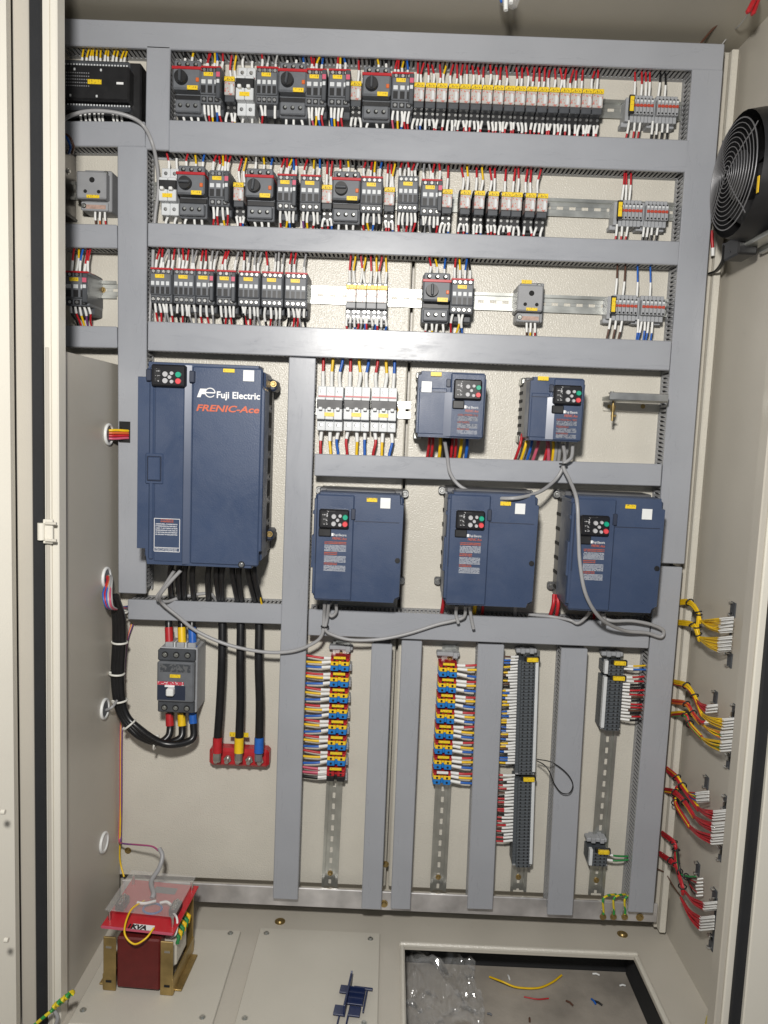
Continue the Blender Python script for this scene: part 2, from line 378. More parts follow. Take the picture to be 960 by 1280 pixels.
# front flange of the cabinet, gasket and door on the left
def strip(name, x0t, x0b, x1t, x1b, y0, y1, m, parent=None, ya=0, yb=1280, ext=.15):
    """upright bar between photo columns x0 and x1 (at the top / bottom rows), front face at depth y0"""
    a, b, c, d = P(x0t, ya, y0), P(x0b, yb, y0), P(x1t, ya, y0), P(x1b, yb, y0)
    xa = (a.x + b.x) / 2; xb = (c.x + d.x) / 2; z1 = a.z + ext; z0 = b.z - ext
    return part(name, MB().box(((xa + xb) / 2, (y0 + y1) / 2, (z0 + z1) / 2), (xb - xa, abs(y1 - y0), z1 - z0), .002), m, parent)
cab = thing('electrical_cabinet', 'beige steel electrical cabinet with open door enclosing all the devices', 'cabinet', (0, 0, 0))
def sub(name):
    o = bpy.data.objects.new(name, None); col.objects.link(o); o.parent = cab; return o
ff = sub('front_frame')
strip('flange', 60.5, 68, 71, 76, YF, YF + .03, 'door', ff)
strip('inner_flange', 52, 56, 60, 67.5, YF - .003, YF + .028, 'door', ff)
strip('gasket', 36, 44.5, 51.5, 55.5, YF - .012, YF + .01, 'gasket', ff)
strip('outer_flange', 18.5, 23.5, 35.5, 44, YF - .015, YF + .03, 'cabinet', ff)
hz = P(56, 664, YF - .01)
hg = sub('hinge'); hg.location = hz
part('knuckle', MB().cyl((-.004, -.004, -.014), (-.004, -.004, .014), .006, 12), 'door', hg)
part('leaf', MB().box((.006, 0, 0), (.016, .006, .040), .001), 'door', hg)
for dz in (-.014, .014): part('hinge_pin', MB().cyl((.004, -.006, dz), (.022, -.006, dz), .0026, 8), 'panel', hg)
dr = sub('door')
q0 = P(19, 640, YF - .02); q1 = P(2, 640, YF - .10)
dl = MB(); hgt = 2.4
def slab(mb, a, b, th, z0, z1):
    d = (Vector((b[0], b[1])) - Vector((a[0], a[1]))).normalized(); n = Vector((-d.y, d.x)) * th
    return mb.prism([(a[0], a[1]), (b[0], b[1]), (b[0] + n.x, b[1] + n.y), (a[0] + n.x, a[1] + n.y)], z0, z1, ax=2)
part('door_return', slab(MB(), (q0.x + .0005, q0.y), (P(14, 640, YF - .045).x, YF - .045), -.012, FZ - .05, ZT + .25), 'door', dr)
part('door_leaf', slab(MB(), (P(14, 640, YF - .046).x, YF - .046), (P(14, 640, YF - .046).x - .40, YF - .50), -.03, FZ - .05, ZT + .25), 'door', dr)
for (px, py) in ((9, 1175), (5, 1015)):
    q = P(px, py, YF - .12); part('bump_stop', MB().cyl((q.x - .004, q.y, q.z), (q.x + .002, q.y, q.z), .004, 10), 'door', dr)
# front flange right
def strip2(name, pts, y0, th, m, parent):
    """leaning bar through photo points (x at row) on the right: upright in the world"""
    xa = sum(P(p[0], p[2], y0).x for p in pts) / len(pts); xb = sum(P(p[1], p[2], y0).x for p in pts) / len(pts)
    return part(name, MB().box(((xa + xb) / 2, y0 + th / 2, (FZ + ZT) / 2), (xb - xa, th, ZT - FZ + .5), .002), m, parent)
fr_ = sub('front_frame')
strip2('flange', [(928, 937, 930), (897, 905, 1200)], YF, .03, 'cabinet', fr_)
strip2('outer_flange', [(938, 949, 930), (906, 916.5, 1200)], YF - .004, .03, 'door', fr_)
strip2('gasket', [(949.5, 962, 930), (917, 935, 1200)], YF - .012, .02, 'gasket', fr_)
strip2('door_edge', [(962.5, 1000, 930), (935.5, 968, 1200)], YF - .02, .03, 'door', fr_)

# ================================================================== WIRING DUCTS
def duct(a, b, wa, wb, label, vertical=False, walls=(1, 1), y0=0):
    """a, b: photo end points of the centre line on the lid; wa, wb lid width in photo pixels at both ends"""
    A, Bp = P(*a, DF), P(*b, DF)
    sc_ = (CAM.y - DF) / -F
    W = .5 * (wa + wb) * sc_ * (1.0 if not vertical else 1.0)
    d = Bp - A; L = d.length; ang = math.atan2(d.z, d.x)
    t = thing('wiring_duct', label, 'duct', ((A.x + Bp.x) / 2, 0, (A.z + Bp.z) / 2), 'grey slotted wiring ducts', rot=(0, -ang, 0))
    part('lid', MB().box((0, DF + .0045, 0), (L, .009, W), .0016), 'duct', t)
    D = -DF
    part('base', MB().box((0, -.0015, 0), (L, .003, W - .004)), 'duct_wall', t)
    pitch = .0086
    for s in (-1, 1):
        if not walls[0 if s > 0 else 1]: continue
        mb = MB(); zc = s * (W / 2 - .003); n = int(L / pitch)
        mb.box((0, -.0070, zc), (L, .008, .0018))
        for i in range(n):
            x = -L / 2 + (i + .5) * pitch
            mb.box((x, -.0110 - (D - .0225) / 2, zc), (pitch * .50, D - .0215, .0018))
            mb.box((x, -(D - .0105), zc), (pitch * .8, .003, .0024))
        part('slotted_wall', mb, 'duct_wall', t, kind='stuff')
    return t
duct((71, 39), (905, 71.5), 31, 29.5, 'long grey wiring duct running along the very top')
duct((198, 57.5), (196, 187), 29, 28, 'short upright duct between the black controller and the top row', True)
duct((72, 166.5), (181, 167.5), 29, 29, 'short level duct directly below the black controller')
duct((211, 169.5), (860, 195), 36.5, 37, 'long level duct between the first and second device rows')
duct((72, 294), (146, 295.5), 28, 28, 'short level duct below the grey socket box at far left')
duct((184.5, 293), (849, 316.5), 28, 27.5, 'long level duct between the second and third device rows')
duct((72, 420), (146, 421.5), 26, 26, 'short level duct above the partition plate at far left')
duct((184.5, 419.8), (838.5, 444.7), 35.5, 35.5, 'long level duct below the third device row, with the bright lamp reflection')
duct((165, 182.5), (165, 742), 35.5, 35.5, 'tall upright duct on the left, partly behind the big drive', True)
duct((378, 447), (356.5, 1124.5), 33.5, 33, 'tall upright duct right of the big drive running to the bottom', True)
duct((393, 581), (827, 594), 27, 28, 'level duct between the small drives and the three middle drives')
duct((159.5, 762), (352, 768), 25, 27, 'level duct directly below the big drive')
duct((385.5, 778), (812, 794.5), 34, 34, 'level duct below the three middle drives')
duct((477.5, 805.5), (464, 1137), 27, 26, 'upright bottom duct just right of the left coloured terminals', True)
duct((515, 801.5), (500.5, 1137), 26.5, 26, 'upright bottom duct just left of the second coloured terminals', True)
duct((614, 806), (600, 1137), 34, 33.5, 'upright bottom duct left of the long black terminal strip', True)
duct((718.5, 811), (700, 1144.5), 35, 32.5, 'upright bottom duct right of the long black terminal strip', True)
duct((885, 86.5), (838, 704.5), 39, 33, 'tall upright duct on the right, upper length', True)
duct((837, 708.5), (801, 1141), 33, 33.5, 'tall upright duct on the right, lower length below the joint', True)

# ================================================================== DIN RAILS
def rail(a, b, label, y=-.001, slots=True):
    A, Bp = P(*a, y), P(*b, y); d = Bp - A; L = d.length; ang = math.atan2(d.z, d.x)
    t = thing('din_rail', label, 'rail', ((A.x + Bp.x) / 2, 0, (A.z + Bp.z) / 2), 'steel mounting rails', rot=(0, -ang, 0))
    mb = MB(); H = .035
    for s in (-1, 1):
        mb.box((0, -.0072, s * (H / 2 - .0025)), (L, .0012, .005))
        mb.box((0, -.0040, s * (H / 2 - .0055)), (L, .0064, .0012))
        mb.box((0, -.0012, s * (.0075)), (L, .0012, .009))
    n = int(L / .025)
    for i in range(n + 1):
        x0 = -L / 2 + i * .025 + .0; x1 = min(x0 + .012, L / 2)
        if x1 > x0: mb.box(((x0 + x1) / 2, -.0012, 0), (x1 - x0, .0012, .0065))
    part('rail', mb, 'zinc', t)
    for x in (-L / 2 + .03, L / 2 - .03):
        screw_on(t, (x, -.002, 0), (0, -1, 0), .0042)
    return t
rail((73, 110), (182, 117), 'steel rail behind the black controller')
rail((215, 118), (851, 141), 'steel rail of the top device row')
rail((73, 239), (147, 241), 'steel rail behind the grey socket box at far left')
rail((190, 240), (842, 266), 'steel rail of the second device row')
rail((73, 361), (147, 363), 'steel rail end with a brass screw at far left of the third row')
rail((190, 361), (836, 386), 'steel rail of the third device row')
rail((393, 508), (513, 513), 'short steel rail behind the three white breakers')
rail((427, 801), (412, 1107), 'upright steel rail below the left coloured terminals')
rail((563, 806), (547, 1112), 'upright steel rail below the second coloured terminals')
rail((664, 812), (647, 1112), 'upright steel rail behind the long black terminal strip')
rail((768, 814), (744, 1116), 'upright steel rail at bottom right with a small terminal on it')

# ================================================================== WIRES ON DEVICES
def wire(parent, a, b, c, sleeve=.02, r=.0019, sag=.010, side=0, sl_mat='sleeve', n=7):
    """one wire from terminal a to duct point b (parent space), its printed sleeve at the terminal end"""
    a = Vector(a); b = Vector(b)
    m1 = a.lerp(b, .35) + Vector((side, -sag, 0)); m2 = a.lerp(b, .7) + Vector((-side * .5, -sag * .7, 0))
    pts = spline([a, m1, m2, b], 5)
    me = MB().tube(pts, r, n - 1); o = part('wire', me, WC[c], parent)
    if sleeve > 0:
        k = max(2, min(len(pts) - 1, round((len(pts) - 1) * sleeve)))
        part('marker_sleeve', MB().tube(pts[:k + 1], r * 1.28, 6), sl_mat, o)
    return o
TOPD = {1: ((213, 58), (866, 86)), 2: ((190, 187), (858, 214)), 3: ((190, 307), (848, 330)), 4: ((184, 437), (837, 462))}
BOTD = {1: ((211, 151), (860, 176)), 2: ((190, 279), (849, 303)), 3: ((190, 402), (839, 427)), 4: ((393, 567.5), (827, 580))}
def dz(row, px, top):
    (x0, y0), (x1, y1) = (TOPD if top else BOTD)[row]
    y = y0 + (y1 - y0) * (px - x0) / (x1 - x0)
    return P(px, y, DF).z + (.018 if top else -.018)
def row_wires(dev, row, px, zt, ztop, cols, w, top, y=-.035, sl=(.26, .40), jit=.004, fr=.75, spread=1.0, cy=-.03, rad=.0021):
    """a set of wires over the width w of a device whose root is dev"""
    cols = cols.replace(' ', ''); n = len(cols)
    for i, c in enumerate(cols):
        if c == '.': continue
        x = (-.5 + (i + .5) / n) * w * fr
        zd = dz(row, px, top) - dev.location.z
        wire(dev, (x, y, ztop), (x * spread + random.uniform(-jit, jit), cy + random.uniform(-.008, .006), zd), c,
             random.uniform(*sl), sag=random.uniform(.001, .006), side=random.uniform(-.003, .003), r=rad)

def screws_part(key, parent, pts, r=.0028, m='steel', d=.001):
    def fn():
        mb = MB()
        for p in pts:
            mb.cyl(p, (p[0], p[1] - d, p[2]), r, 8)
        return mb
    return cpart(key, 'terminal_screws', fn, m, parent, kind='stuff')

# ---- motor protection switch
def mpcb(px0, py0, px1, py1, row, label, top='wcw', bot='www', group='motor protection switches with round black knobs'):
    X, Z, w, h = rect(px0, py0, px1, py1, -.080)
    t = thing('motor_protection_switch', label, 'switch', (X, 0, Z), group)
    w = .0535; h = .0925
    cpart('mp_base', 'base', B((0, -.030, 0), (w, .060, h), .002), 'mid', t)
    cpart('mp_top', 'terminal_block', B((0, -.039, h * .415), (w * .94, .078, h * .17), .002), 'mid', t)
    cpart('mp_front', 'front_housing', B((0, -.042, h * .12), (w, .084, h * .41), .003), 'mid', t)
    cpart('mp_gap', 'recess', B((0, -.031, -h * .15), (w * .99, .060, h * .10), .001), 'black', t)
    cpart('mp_bot', 'terminal_block', B((0, -.036, -h * .35), (w * .9, .072, h * .245), .002), 'mid', t)
    cpart('mp_red', 'red_stripe', B((0, -.0435, h * .325), (w * 1.03, .084, .0052), .0006), 'red', t)
    k = cpart('mp_knob', 'rotary_knob', lambda: MB().cyl((0, 0, 0), (0, -.010, 0), .0125, 24, .0115), 'black', t, (-w * .17, -.084, h * .12))
    ang = random.choice((0, R(90), R(8)))
    cpart('mp_kh', 'grip', B((0, -.013, 0), (.0052, .008, .021), .0015), 'dark', k).rotation_euler = (0, ang, 0)
    cpart('mp_btn', 'test_button', B((0, 0, 0), (.006, .004, .0075), .001), 'orange', t, (w * .39, -.0845, h * .10))
    cpart('mp_tag', 'label_tag', B((0, 0, 0), (.020, .0012, .0075)), 'tag', t, (w * .22, -.0848, -h * .055))
    def holes():
        mb = MB()
        for i in (-1, 0, 1):
            mb.cyl((i * w * .29, -.0772, h * .415), (i * w * .29, -.0787, h * .415), .0045, 10)
            mb.cyl((i * w * .27, -.0712, -h * .35), (i * w * .27, -.0727, -h * .35), .0042, 10)
        return mb
    cpart('mp_hole', 'screw_wells', holes, 'hole', t, kind='stuff')
    screws_part('mp_sc', t, [(i * w * .29 + .001, -.0785, h * .415 + .001) for i in (-1, 0, 1)] + [(i * w * .27 + .001, -.0725, -h * .35 + .001) for i in (-1, 0, 1)], .0024, 'zinc')
    pm = (px0 + px1) / 2
    row_wires(t, row, pm, 0, h * .47, top, w, True, -.05, fr=.85)
    row_wires(t, row, pm, 0, -h * .46, bot, w, False, -.052, fr=.8, sl=(.38, .52))
    return t
# ---- contactor
def contactor(px0, py0, px1, py1, row, label, poles=4, aux=False, top='ryb', bot='ryb', group='small dark contactors with yellow tags', red=True):
    X, Z, w, h = rect(px0, py0, px1, py1, -.072)
    t = thing('contactor', label, 'contactor', (X, 0, Z), group)
    w = max(.034, min(.048, w)); w = round(w / .002) * .002; h = .066; K = (w, poles, aux)
    cpart(('ct_base', w), 'base', B((0, -.022, -.006), (w * .98, .044, h * 1.22), .002), 'dark', t)
    cpart(('ct_body', w), 'housing', B((0, -.036, 0), (w, .072, h), .002), 'mid', t)
    cpart(('ct_nose', w), 'front_housing', B((0, -.040, h * .02), (w * .96, .077, h * .62), .002), 'mid', t)
    if red: cpart(('ct_red', w), 'red_stripe', B((0, -.0375, h * .47), (w * .98, .075, .0035), .0006), 'red', t)
    cpart('ct_tag', 'label_tag', B((0, 0, 0), (.0175, .0012, .0068)), 'tag', t, (-.001 if not aux else -w * .08, -.0792, h * .24))
    n = poles
    def win():
        mb = MB()
        for i in range(n):
            x = (-.5 + (i + .5) / n) * w * .92
            mb.box((x, -.0787, h * .04), (w / n * .58, .0012, h * .11))
        return mb
    cpart(('ct_win', K), 'marker_tiles', win, 'pole', t, kind='stuff')
    def slots():
        mb = MB()
        for i in range(n):
            x = (-.5 + (i + .5) / n) * w * .92
            mb.box((x, -.0787, -h * .16), (w / n * .62, .0010, h * .20))
            mb.box((x, -.0722, -h * .40), (w / n * .70, .0014, h * .14)); mb.box((x, -.0722, h * .395), (w / n * .70, .0014, h * .10))
        return mb
    cpart(('ct_slot', K), 'contact_slots', slots, 'black', t, kind='stuff')
    screws_part(('ct_sc', K), t, [((-.5 + (i + .5) / n) * w * .92, -.0730, sz * h) for i in range(n) for sz in (.395, -.40)], .0030)
    if aux:
        cpart(('ct_aux', w), 'auxiliary_block', B((w * .40, -.041, 0), (w * .22, .083, h * .84), .0015), 'dark', t)
        cpart(('ct_auxl', w), 'auxiliary_label', B((w * .40, -.0832, h * .22), (w * .17, .0010, h * .13)), 'pink', t)
        cpart(('ct_auxw', w), 'auxiliary_marker', B((w * .40, -.0832, h * .04), (w * .13, .0010, h * .10)), 'pole', t)
    pm = (px0 + px1) / 2
    row_wires(t, row, pm, 0, h * .42, top, w, True, -.06, fr=.9)
    row_wires(t, row, pm, 0, -h * .44, bot, w, False, -.062, fr=.9, sl=(.28, .44))
    return t
# ---- plug-in relay
def relay(px0, py0, px1, row, label, white=False, top='rr', bot='rrr', group='plug-in relays'):
    """px0, px1: tag ends, py0 the tag's top edge"""
    yf = -.066
    a = P(px0, py0, yf); b = P(px1, py0 + .3, yf); w = max(.018, min(.0225, b.x - a.x)); w = .0195
    t = thing('relay', label, 'relay', ((a.x + b.x) / 2, 0, (a.z + b.z) / 2 - .030), group)
    cpart('rl_sock', 'socket', lambda: MB().box((0, -.016, 0), (.0215, .032, .080), .0015).box((0, -.022, -.022), (.0212, .044, .026), .0015).box((0, -.020, .033), (.021, .040, .012), .0015), 'black' if not white else 'grey', t)
    cpart('rl_cube', 'relay_cube', B((0, -.049, .0095), (w, .034, .025), .0012), 'relay_white' if white else 'relay_face', t)
    cpart('rl_low', 'relay_foot', B((0, -.047, -.0085), (w * .98, .031, .011), .001), 'grey' if white else 'dark', t)
    cpart('rl_tag', 'label_tag', B((0, -.0664, .0255), (w * 1.02, .004, .0085), .0006), 'tag', t)
    cpart('rl_lever', 'lever', B((.0045, -.0665, .008), (.0050, .0014, .016), .0004), 'white' if white else 'pole', t)
    screws_part('rl_sc', t, [(x, -.0442, z) for x in (-.006, .006) for z in (-.018, -.028)] + [(x, -.0402, .034) for x in (-.006, .006)], .0026)
    row_wires(t, row, (px0 + px1) / 2, 0, .037, top, .02, True, -.030, fr=.95, sl=(.28, .42), jit=.003)
    row_wires(t, row, (px0 + px1) / 2, 0, -.028, bot, .02, False, -.045, fr=1.15, sl=(.26, .40), jit=.003)
    return t
# ---- miniature circuit breaker
def mcb(px0, py0, px1, py1, row, label, poles, top, bot, group=None):
    X, Z, w, h = rect(px0, py0, px1, py1, -.062)
    t = thing('circuit_breaker', label, 'breaker', (X, 0, Z), group)
    pw = .0171; W = pw * poles; h = .088
    for i in range(poles):
        x = (-.5 + (i + .5) / poles) * W
        cpart('mcb_pole', 'pole', lambda: MB().box((0, -.024, 0), (pw * .985, .048, h), .001).box((0, -.033, 0), (pw * .97, .066, h * .50), .0012), 'pole', t, (x, 0, 0))
        cpart('mcb_tog', 'toggle', B((0, -.071, -.001), (pw * .42, .012, .006), .0012), 'white', t, (x, 0, 0))
    cpart(('mcb_band', poles), 'toggle_recess', B((0, -.0640, .0080), (W * .99, .0055, .018), .001), 'black', t)
    cpart(('mcb_red', poles), 'red_stripe', B((0, -.0488, h * .275), (W * .94, .0012, .0024)), 'red', t)
    cpart('mcb_tag', 'label_tag', B((0, -.0665, -.012), (.019, .0012, .0075)), 'tag', t)
    def holes():
        mb = MB()
        for i in range(poles):
            x = (-.5 + (i + .5) / poles) * W
            for z in (.39, -.37): mb.cyl((x, -.0481, h * z), (x, -.0487, h * z), .0036, 10)
        return mb
    cpart(('mcb_h', poles), 'screw_wells', holes, 'hole', t, kind='stuff')
    screws_part(('mcb_sc', poles), t, [((-.5 + (i + .5) / poles) * W + .0008, -.0488, h * z) for i in range(poles) for z in (.39, -.37)], .0030)
    row_wires(t, row, (px0 + px1) / 2, 0, h * .47, top, W, True, -.03, fr=1, sl=(.38, .42) if row == 4 else (.4, .5), rad=.0031 if row == 4 else .0021)
    row_wires(t, row, (px0 + px1) / 2, 0, -h * .47, bot, W, False, -.03, fr=1, sl=(.26, .34) if row == 4 else (.4, .5), rad=.0031 if row == 4 else .0021)
    return t
# ---- grey terminal cluster at the right end of a row
def cluster(px0, py0, px1, py1, row, label, tops, bots, strip_='orange'):
    X, Z, w, h = rect(px0, py0, px1, py1, -.050)
    t = thing('terminal_cluster', label, 'terminals', (X, 0, Z), 'grey terminal clusters at the row ends')
    n = 12; tw = w * .86 / 13.4; x0 = -w * .40
    for g in range(2):
        for i in range(6):
            x = x0 + (i + .5 + g * 6.9) * tw
            cpart(('tbs', round(tw, 4)), 'terminal', lambda: MB().box((0, -.020, -.001), (tw * .93, .040, .050), .0008).box((0, -.025, 0), (tw * .9, .050, .030), .0008), 'tb', t, (x + tw * .9, 0, 0))
        xg = x0 + (3 + g * 6.9) * tw + tw * .9
        cpart(('tbj', round(tw, 4)), 'jumper_strip', lambda: jump(tw), 'jumper', t, (xg, 0, 0))
        for i in range(6):
            cpart(('tbh', round(tw, 4)), 'marker_tile', lambda: MB().box((0, -.0505, 0), (tw * .6, .0012, .004)), 'pole', t, (x0 + (i + .5 + g * 6.9) * tw + tw * .9, 0, .0095))
        cpart('tbh2' + str(round(tw, 4)), 'screw_wells', lambda: _holes(tw), 'hole', t, (xg, 0, 0), kind='stuff')
    for x in (x0 + tw * .2, x0 + tw * 7.4, w * .43):
        cpart('tbe', 'end_bracket', lambda: MB().box((0, -.018, -.001), (.0072, .036, .044), .001).box((0, -.014, -.025), (.015, .022, .009), .001), 'tb', t, (x, 0, 0))
    cpart('tblk', 'label_holder', B((0, -.0535, .0), (.0105, .006, .034), .001), 'black', t, (x0 + tw * .55, 0, .001))
    cpart('tbly', 'label_tag', B((0, -.0570, .0), (.0072, .0012, .027)), 'tag', t, (x0 + tw * .55, 0, .001))
    for lst, top in ((tops, True), (bots, False)):
        for (f, c) in lst:
            zd = dz(row, px0 + (px1 - px0) * f, top) - Z
            x = -w / 2 + w * f
            wire(t, (x, -.036, .022 if top else -.022), (x + random.uniform(-.004, .004) - (0 if top else .004), -.03, zd), c, random.uniform(.32, .42), sag=.004)
def jump(tw):
    mb = MB().box((0, -.0501, .001), (tw * 5.6, .0016, .0030))
    for i in range(6): mb.box(((i - 2.5) * tw, -.0505, .001), (tw * .62, .0026, .0056), .0004)
    return mb
def _holes(tw):
    mb = MB()
    for i in range(6):
        for z in (.0125, -.012): mb.cyl(((i - 2.5) * tw, -.0501, z), ((i - 2.5) * tw, -.0506, z), tw * .26, 8)
    return mb
# ---- grey socket box
def socket_box(px0, py0, px1, py1, row, label, bots):
    X, Z, w, h = rect(px0, py0, px1, py1, -.06)
    t = thing('socket_box', label, 'socket', (X, 0, Z), 'grey rail-mounted socket boxes')
    part('base', MB().box((.004, -.022, .001), (w * .92, .044, h), .002), 'grey', t)
    part('cover', MB().box((-.002, -.034, h * .08), (w * .98, .060, h * .66), .0025), 'grey', t)
    part('foot', MB().box((-.001, -.026, -h * .38), (w * .9, .048, h * .22), .002), 'tb', t)
    part('print_strip', MB().box((.002, -.0504, -h * .40), (w * .66, .0010, h * .10)), 'faded', t)
    mb = MB()
    for (x, z, r) in ((0, .20, .0052), (-.22, -.08, .0035), (.22, -.08, .0035)): mb.cyl((x * w, -.0638, z * h), (x * w, -.0645, z * h), r, 14)
    part('socket_holes', mb, 'hole', t, kind='stuff')
    for (x, z, yy) in ((.33, .44, -.0442), (-.36, -.38, -.0502)):
        part('screw_well', MB().cyl((x * w, yy, z * h), (x * w, yy - .001, z * h), .005, 12), 'hole', t)
        screw_on(t, (x * w, yy - .0011, z * h), (0, -1, 0), .0026, 'zinc')
    part('label_tag', MB().box((.002, -.0645, -h * .20), (w * .42, .0012, h * .075)), 'tag', t)
    for i, c in enumerate(bots):
        x = (-.05 + i * .16) * w
        wire(t, (x, -.04, -h * .47), (x + random.uniform(-.004, .004), -.03, dz(row, (px0 + px1) / 2, False) - Z), c, .42, sag=.004)
    return t

# ================================================================== ROW 1
t = thing('controller', 'black programmable controller module with white wires at top left', 'controller', P(120, 114, 0))
c = rect(78, 76, 172, 150, -.05)
t.location = (c[0], 0, c[1]); W_, H_ = c[2], c[3]
part('base', MB().box((.004, -.025, 0), (W_ * 1.04, .05, H_ * .98), .003), 'black', t)
part('cover', MB().box((-.004, -.040, H_ * .03), (W_ * .95, .072, H_ * .58), .003), 'black', t)
part('terminal_cover', MB().box((-.004, -.036, H_ * .38), (W_ * .92, .060, H_ * .12), .003), 'dark', t)
part('terminal_cover', MB().box((-.004, -.034, -H_ * .33), (W_ * .92, .058, H_ * .10), .004), 'dark', t)
part('label_tag', MB().box((.000, -.0768, 0.004), (.026, .0012, .0085)), 'tag', t)
mb = MB()
for i in range(14):
    for j in range(5): mb.box((-.066 + i * .0042, -.0764, -.004 + j * .0058), (.0018, .0008, .0018))
part('status_lamps', mb, 'grey', t, kind='stuff')
part('status_print', MB().box((.048, -.0766, .003), (.013, .0008, .004)), 'ink_white', t)
mb = MB()
for i in range(22): mb.box((-.060 + i * .0056, -.0668, H_ * .355), (.003, .001, .003)); mb.box((-.056 + i * .0056, -.0640, -H_ * .305), (.003, .001, .003))
part('terminal_dots', mb, 'pole', t, kind='stuff')
for (x, zz) in ((-.038, .235), (.012, .235), (-.046, -.20), (.004, -.20)): part('latch', MB().box((x, -.0768, H_ * zz), (.0035, .0016, .0045), .0005), 'pole', t)
zt = P(120, 56, DF).z - c[1] + .010; zb_ = P(120, 153, DF).z - c[1] - .01
for i in range(12):
    x = -.034 + i * .0072
    wire(t, (x, -.05, H_ * .40), (x + random.uniform(-.008, .004), -.03, zt), 'y', random.uniform(.34, .5), sag=.004)
for i in range(9):
    x = -.034 + i * .0085 + (.01 if i > 5 else 0)
    wire(t, (x, -.055, -H_ * .36), (x + random.uniform(-.004, .004), -.035, zb_), 'wwkwwwcww'[i], random.uniform(.5, .7), sag=.008)
mpcb(216, 77, 251, 137, 1, 'first motor switch from the left in the top row', 'kyk', 'kww')
contactor(250, 85, 277, 127, 1, 'contactor right of the first motor switch in the top row', 3, True, 'rrybr', 'wrybr')
relay(281, 95.5, 293, 1, 'lone relay left of the white breaker in the top row', top='ry', bot='kry', group='plug-in relays')
mcb(294, 82, 318.5, 139, 1, 'white two-pole breaker in the top row', 2, 'wk', 'kw', 'white two-pole breakers')
contactor(320, 85, 348, 128, 1, 'contactor between the white breaker and the second motor switch, top row', 4, False, 'rw.w', 'rk.k')
mpcb(348, 80, 383, 140, 1, 'second motor switch from the left in the top row', 'kkb', 'kkw')
contactor(382, 89, 408, 129, 1, 'contactor right after the second motor switch in the top row', 3, True, 'rryb.', 'wiybr')
contactor(410, 89, 438, 130, 1, 'contactor left of the third motor switch in the top row', 3, True, '.ryb.', 'byrr.')
relay(440, 101.5, 451, 1, 'relay squeezed beside the third motor switch in the top row', top='r', bot='ccr')
mpcb(454, 85, 487, 145, 1, 'third motor switch from the left in the top row', 'kyk', 'bbk')
contactor(489, 93, 517, 134, 1, 'contactor left of the long relay line in the top row', 3, True, 'rryb.', 'iybrr')
RX1 = [518.5, 533, 547, 562, 576, 590, 604, 618, 632, 645.5, 659.5, 673.5, 687.5, 701.5, 715, 729, 742.5]
for i, x in enumerate(RX1):
    relay(x, 103 + (x - 518) * .0375, x + 12, 1, f'{ORD[i]} relay from the left in the long top row line', top=random.choice(('rr', 'rr', 'ry' if i < 3 else 'rr')) if i not in (8, 15) else 'r.', bot=('rrr', 'rkr', 'rr', 'rrc')[i % 4] if i else 'rcb', group='clear relays of the long top row line')
cluster(779, 114, 850, 152, 1, 'grey terminal cluster with red and black wires at the end of the top row', [(.22, 'r'), (.34, 'r'), (.42, 'r'), (.48, 'r'), (.64, 'k'), (.76, 'k')], [(.16, 'r'), (.26, 'r'), (.36, 'r'), (.58, 'k'), (.66, 'k'), (.76, 'k'), (.85, 'k')])
# ================================================================== ROW 2
socket_box(97, 210, 135, 262, 2, 'grey socket box at far left beside the bare metal plate', 'nor')
mcb(199, 208, 221, 266, 2, 'white two-pole breaker at the left end of the second row', 2, 'rk', 'ww', 'white two-pole breakers')
mpcb(222, 208, 255, 268, 2, 'first motor switch from the left in the second row', 'ryb', 'www')
contactor(261, 216, 287, 254, 2, 'auxiliary contact block right of the first motor switch, second row', 3, True, 'rryrr', 'rryr', red=False)
relay(292.5, 228, 304, 2, 'relay left of the second motor switch in the second row', top='ry', bot='rrb')
mpcb(308, 212, 340, 271, 2, 'second motor switch from the left in the second row', 'wyb', 'kkk')
contactor(346, 220, 371, 260, 2, 'left one of the contactor pair right of the second motor switch, second row', 3, True, 'rrybr', 'rybk')
contactor(375, 221, 401, 261, 2, 'right one of the contactor pair left of the third motor switch, second row', 3, False, 'ryb', 'pyrk')
relay(404, 231, 414, 2, 'relay left of the third motor switch in the second row', top='rr', bot='rrb')
mpcb(416, 215, 449, 275, 2, 'third motor switch from the left in the second row', 'ryk', 'www')
contactor(451, 223, 478, 263, 2, 'contactor right of the third motor switch in the second row', 4, False, 'rryb', 'rybk')
relay(481.5, 234, 493, 2, 'relay between two contactors in the second row', top='rry', bot='rrb')
contactor(497, 226, 523, 258, 2, 'four-column contact block with pink marks in the second row', 4, False, 'rcrrc', 'rcrcr', red=False)
contactor(526, 227, 552, 266, 2, 'last contactor before the relays in the second row', 3, True, 'ccrr', 'kcckr')
RX2 = [553.5, 576.5, 594, 611.5, 628, 641, 658, 673]
for i, x in enumerate(RX2):
    relay(x, 236.5 + (x - 553) * .045, x + 12, 2, f'{ORD[i]} relay from the left in the second row line of eight', top=('r', 'ry', 'ry', 'rr', 'r', 'rr', 'rr', 'r.')[i], bot=('rrb', 'rrb', 'rrb', 'rrr', 'rkr', 'rkr', 'rr', 'kr')[i], group='clear relays of the second row line')
cluster(764, 246, 837, 283, 2, 'grey terminal cluster with red and black wires at the end of the second row', [(.20, 'r'), (.27, 'r'), (.33, 'r')], [(.15, 'r'), (.24, 'r'), (.34, 'r'), (.62, 'k'), (.69, 'k'), (.76, 'k'), (.86, 'k')])
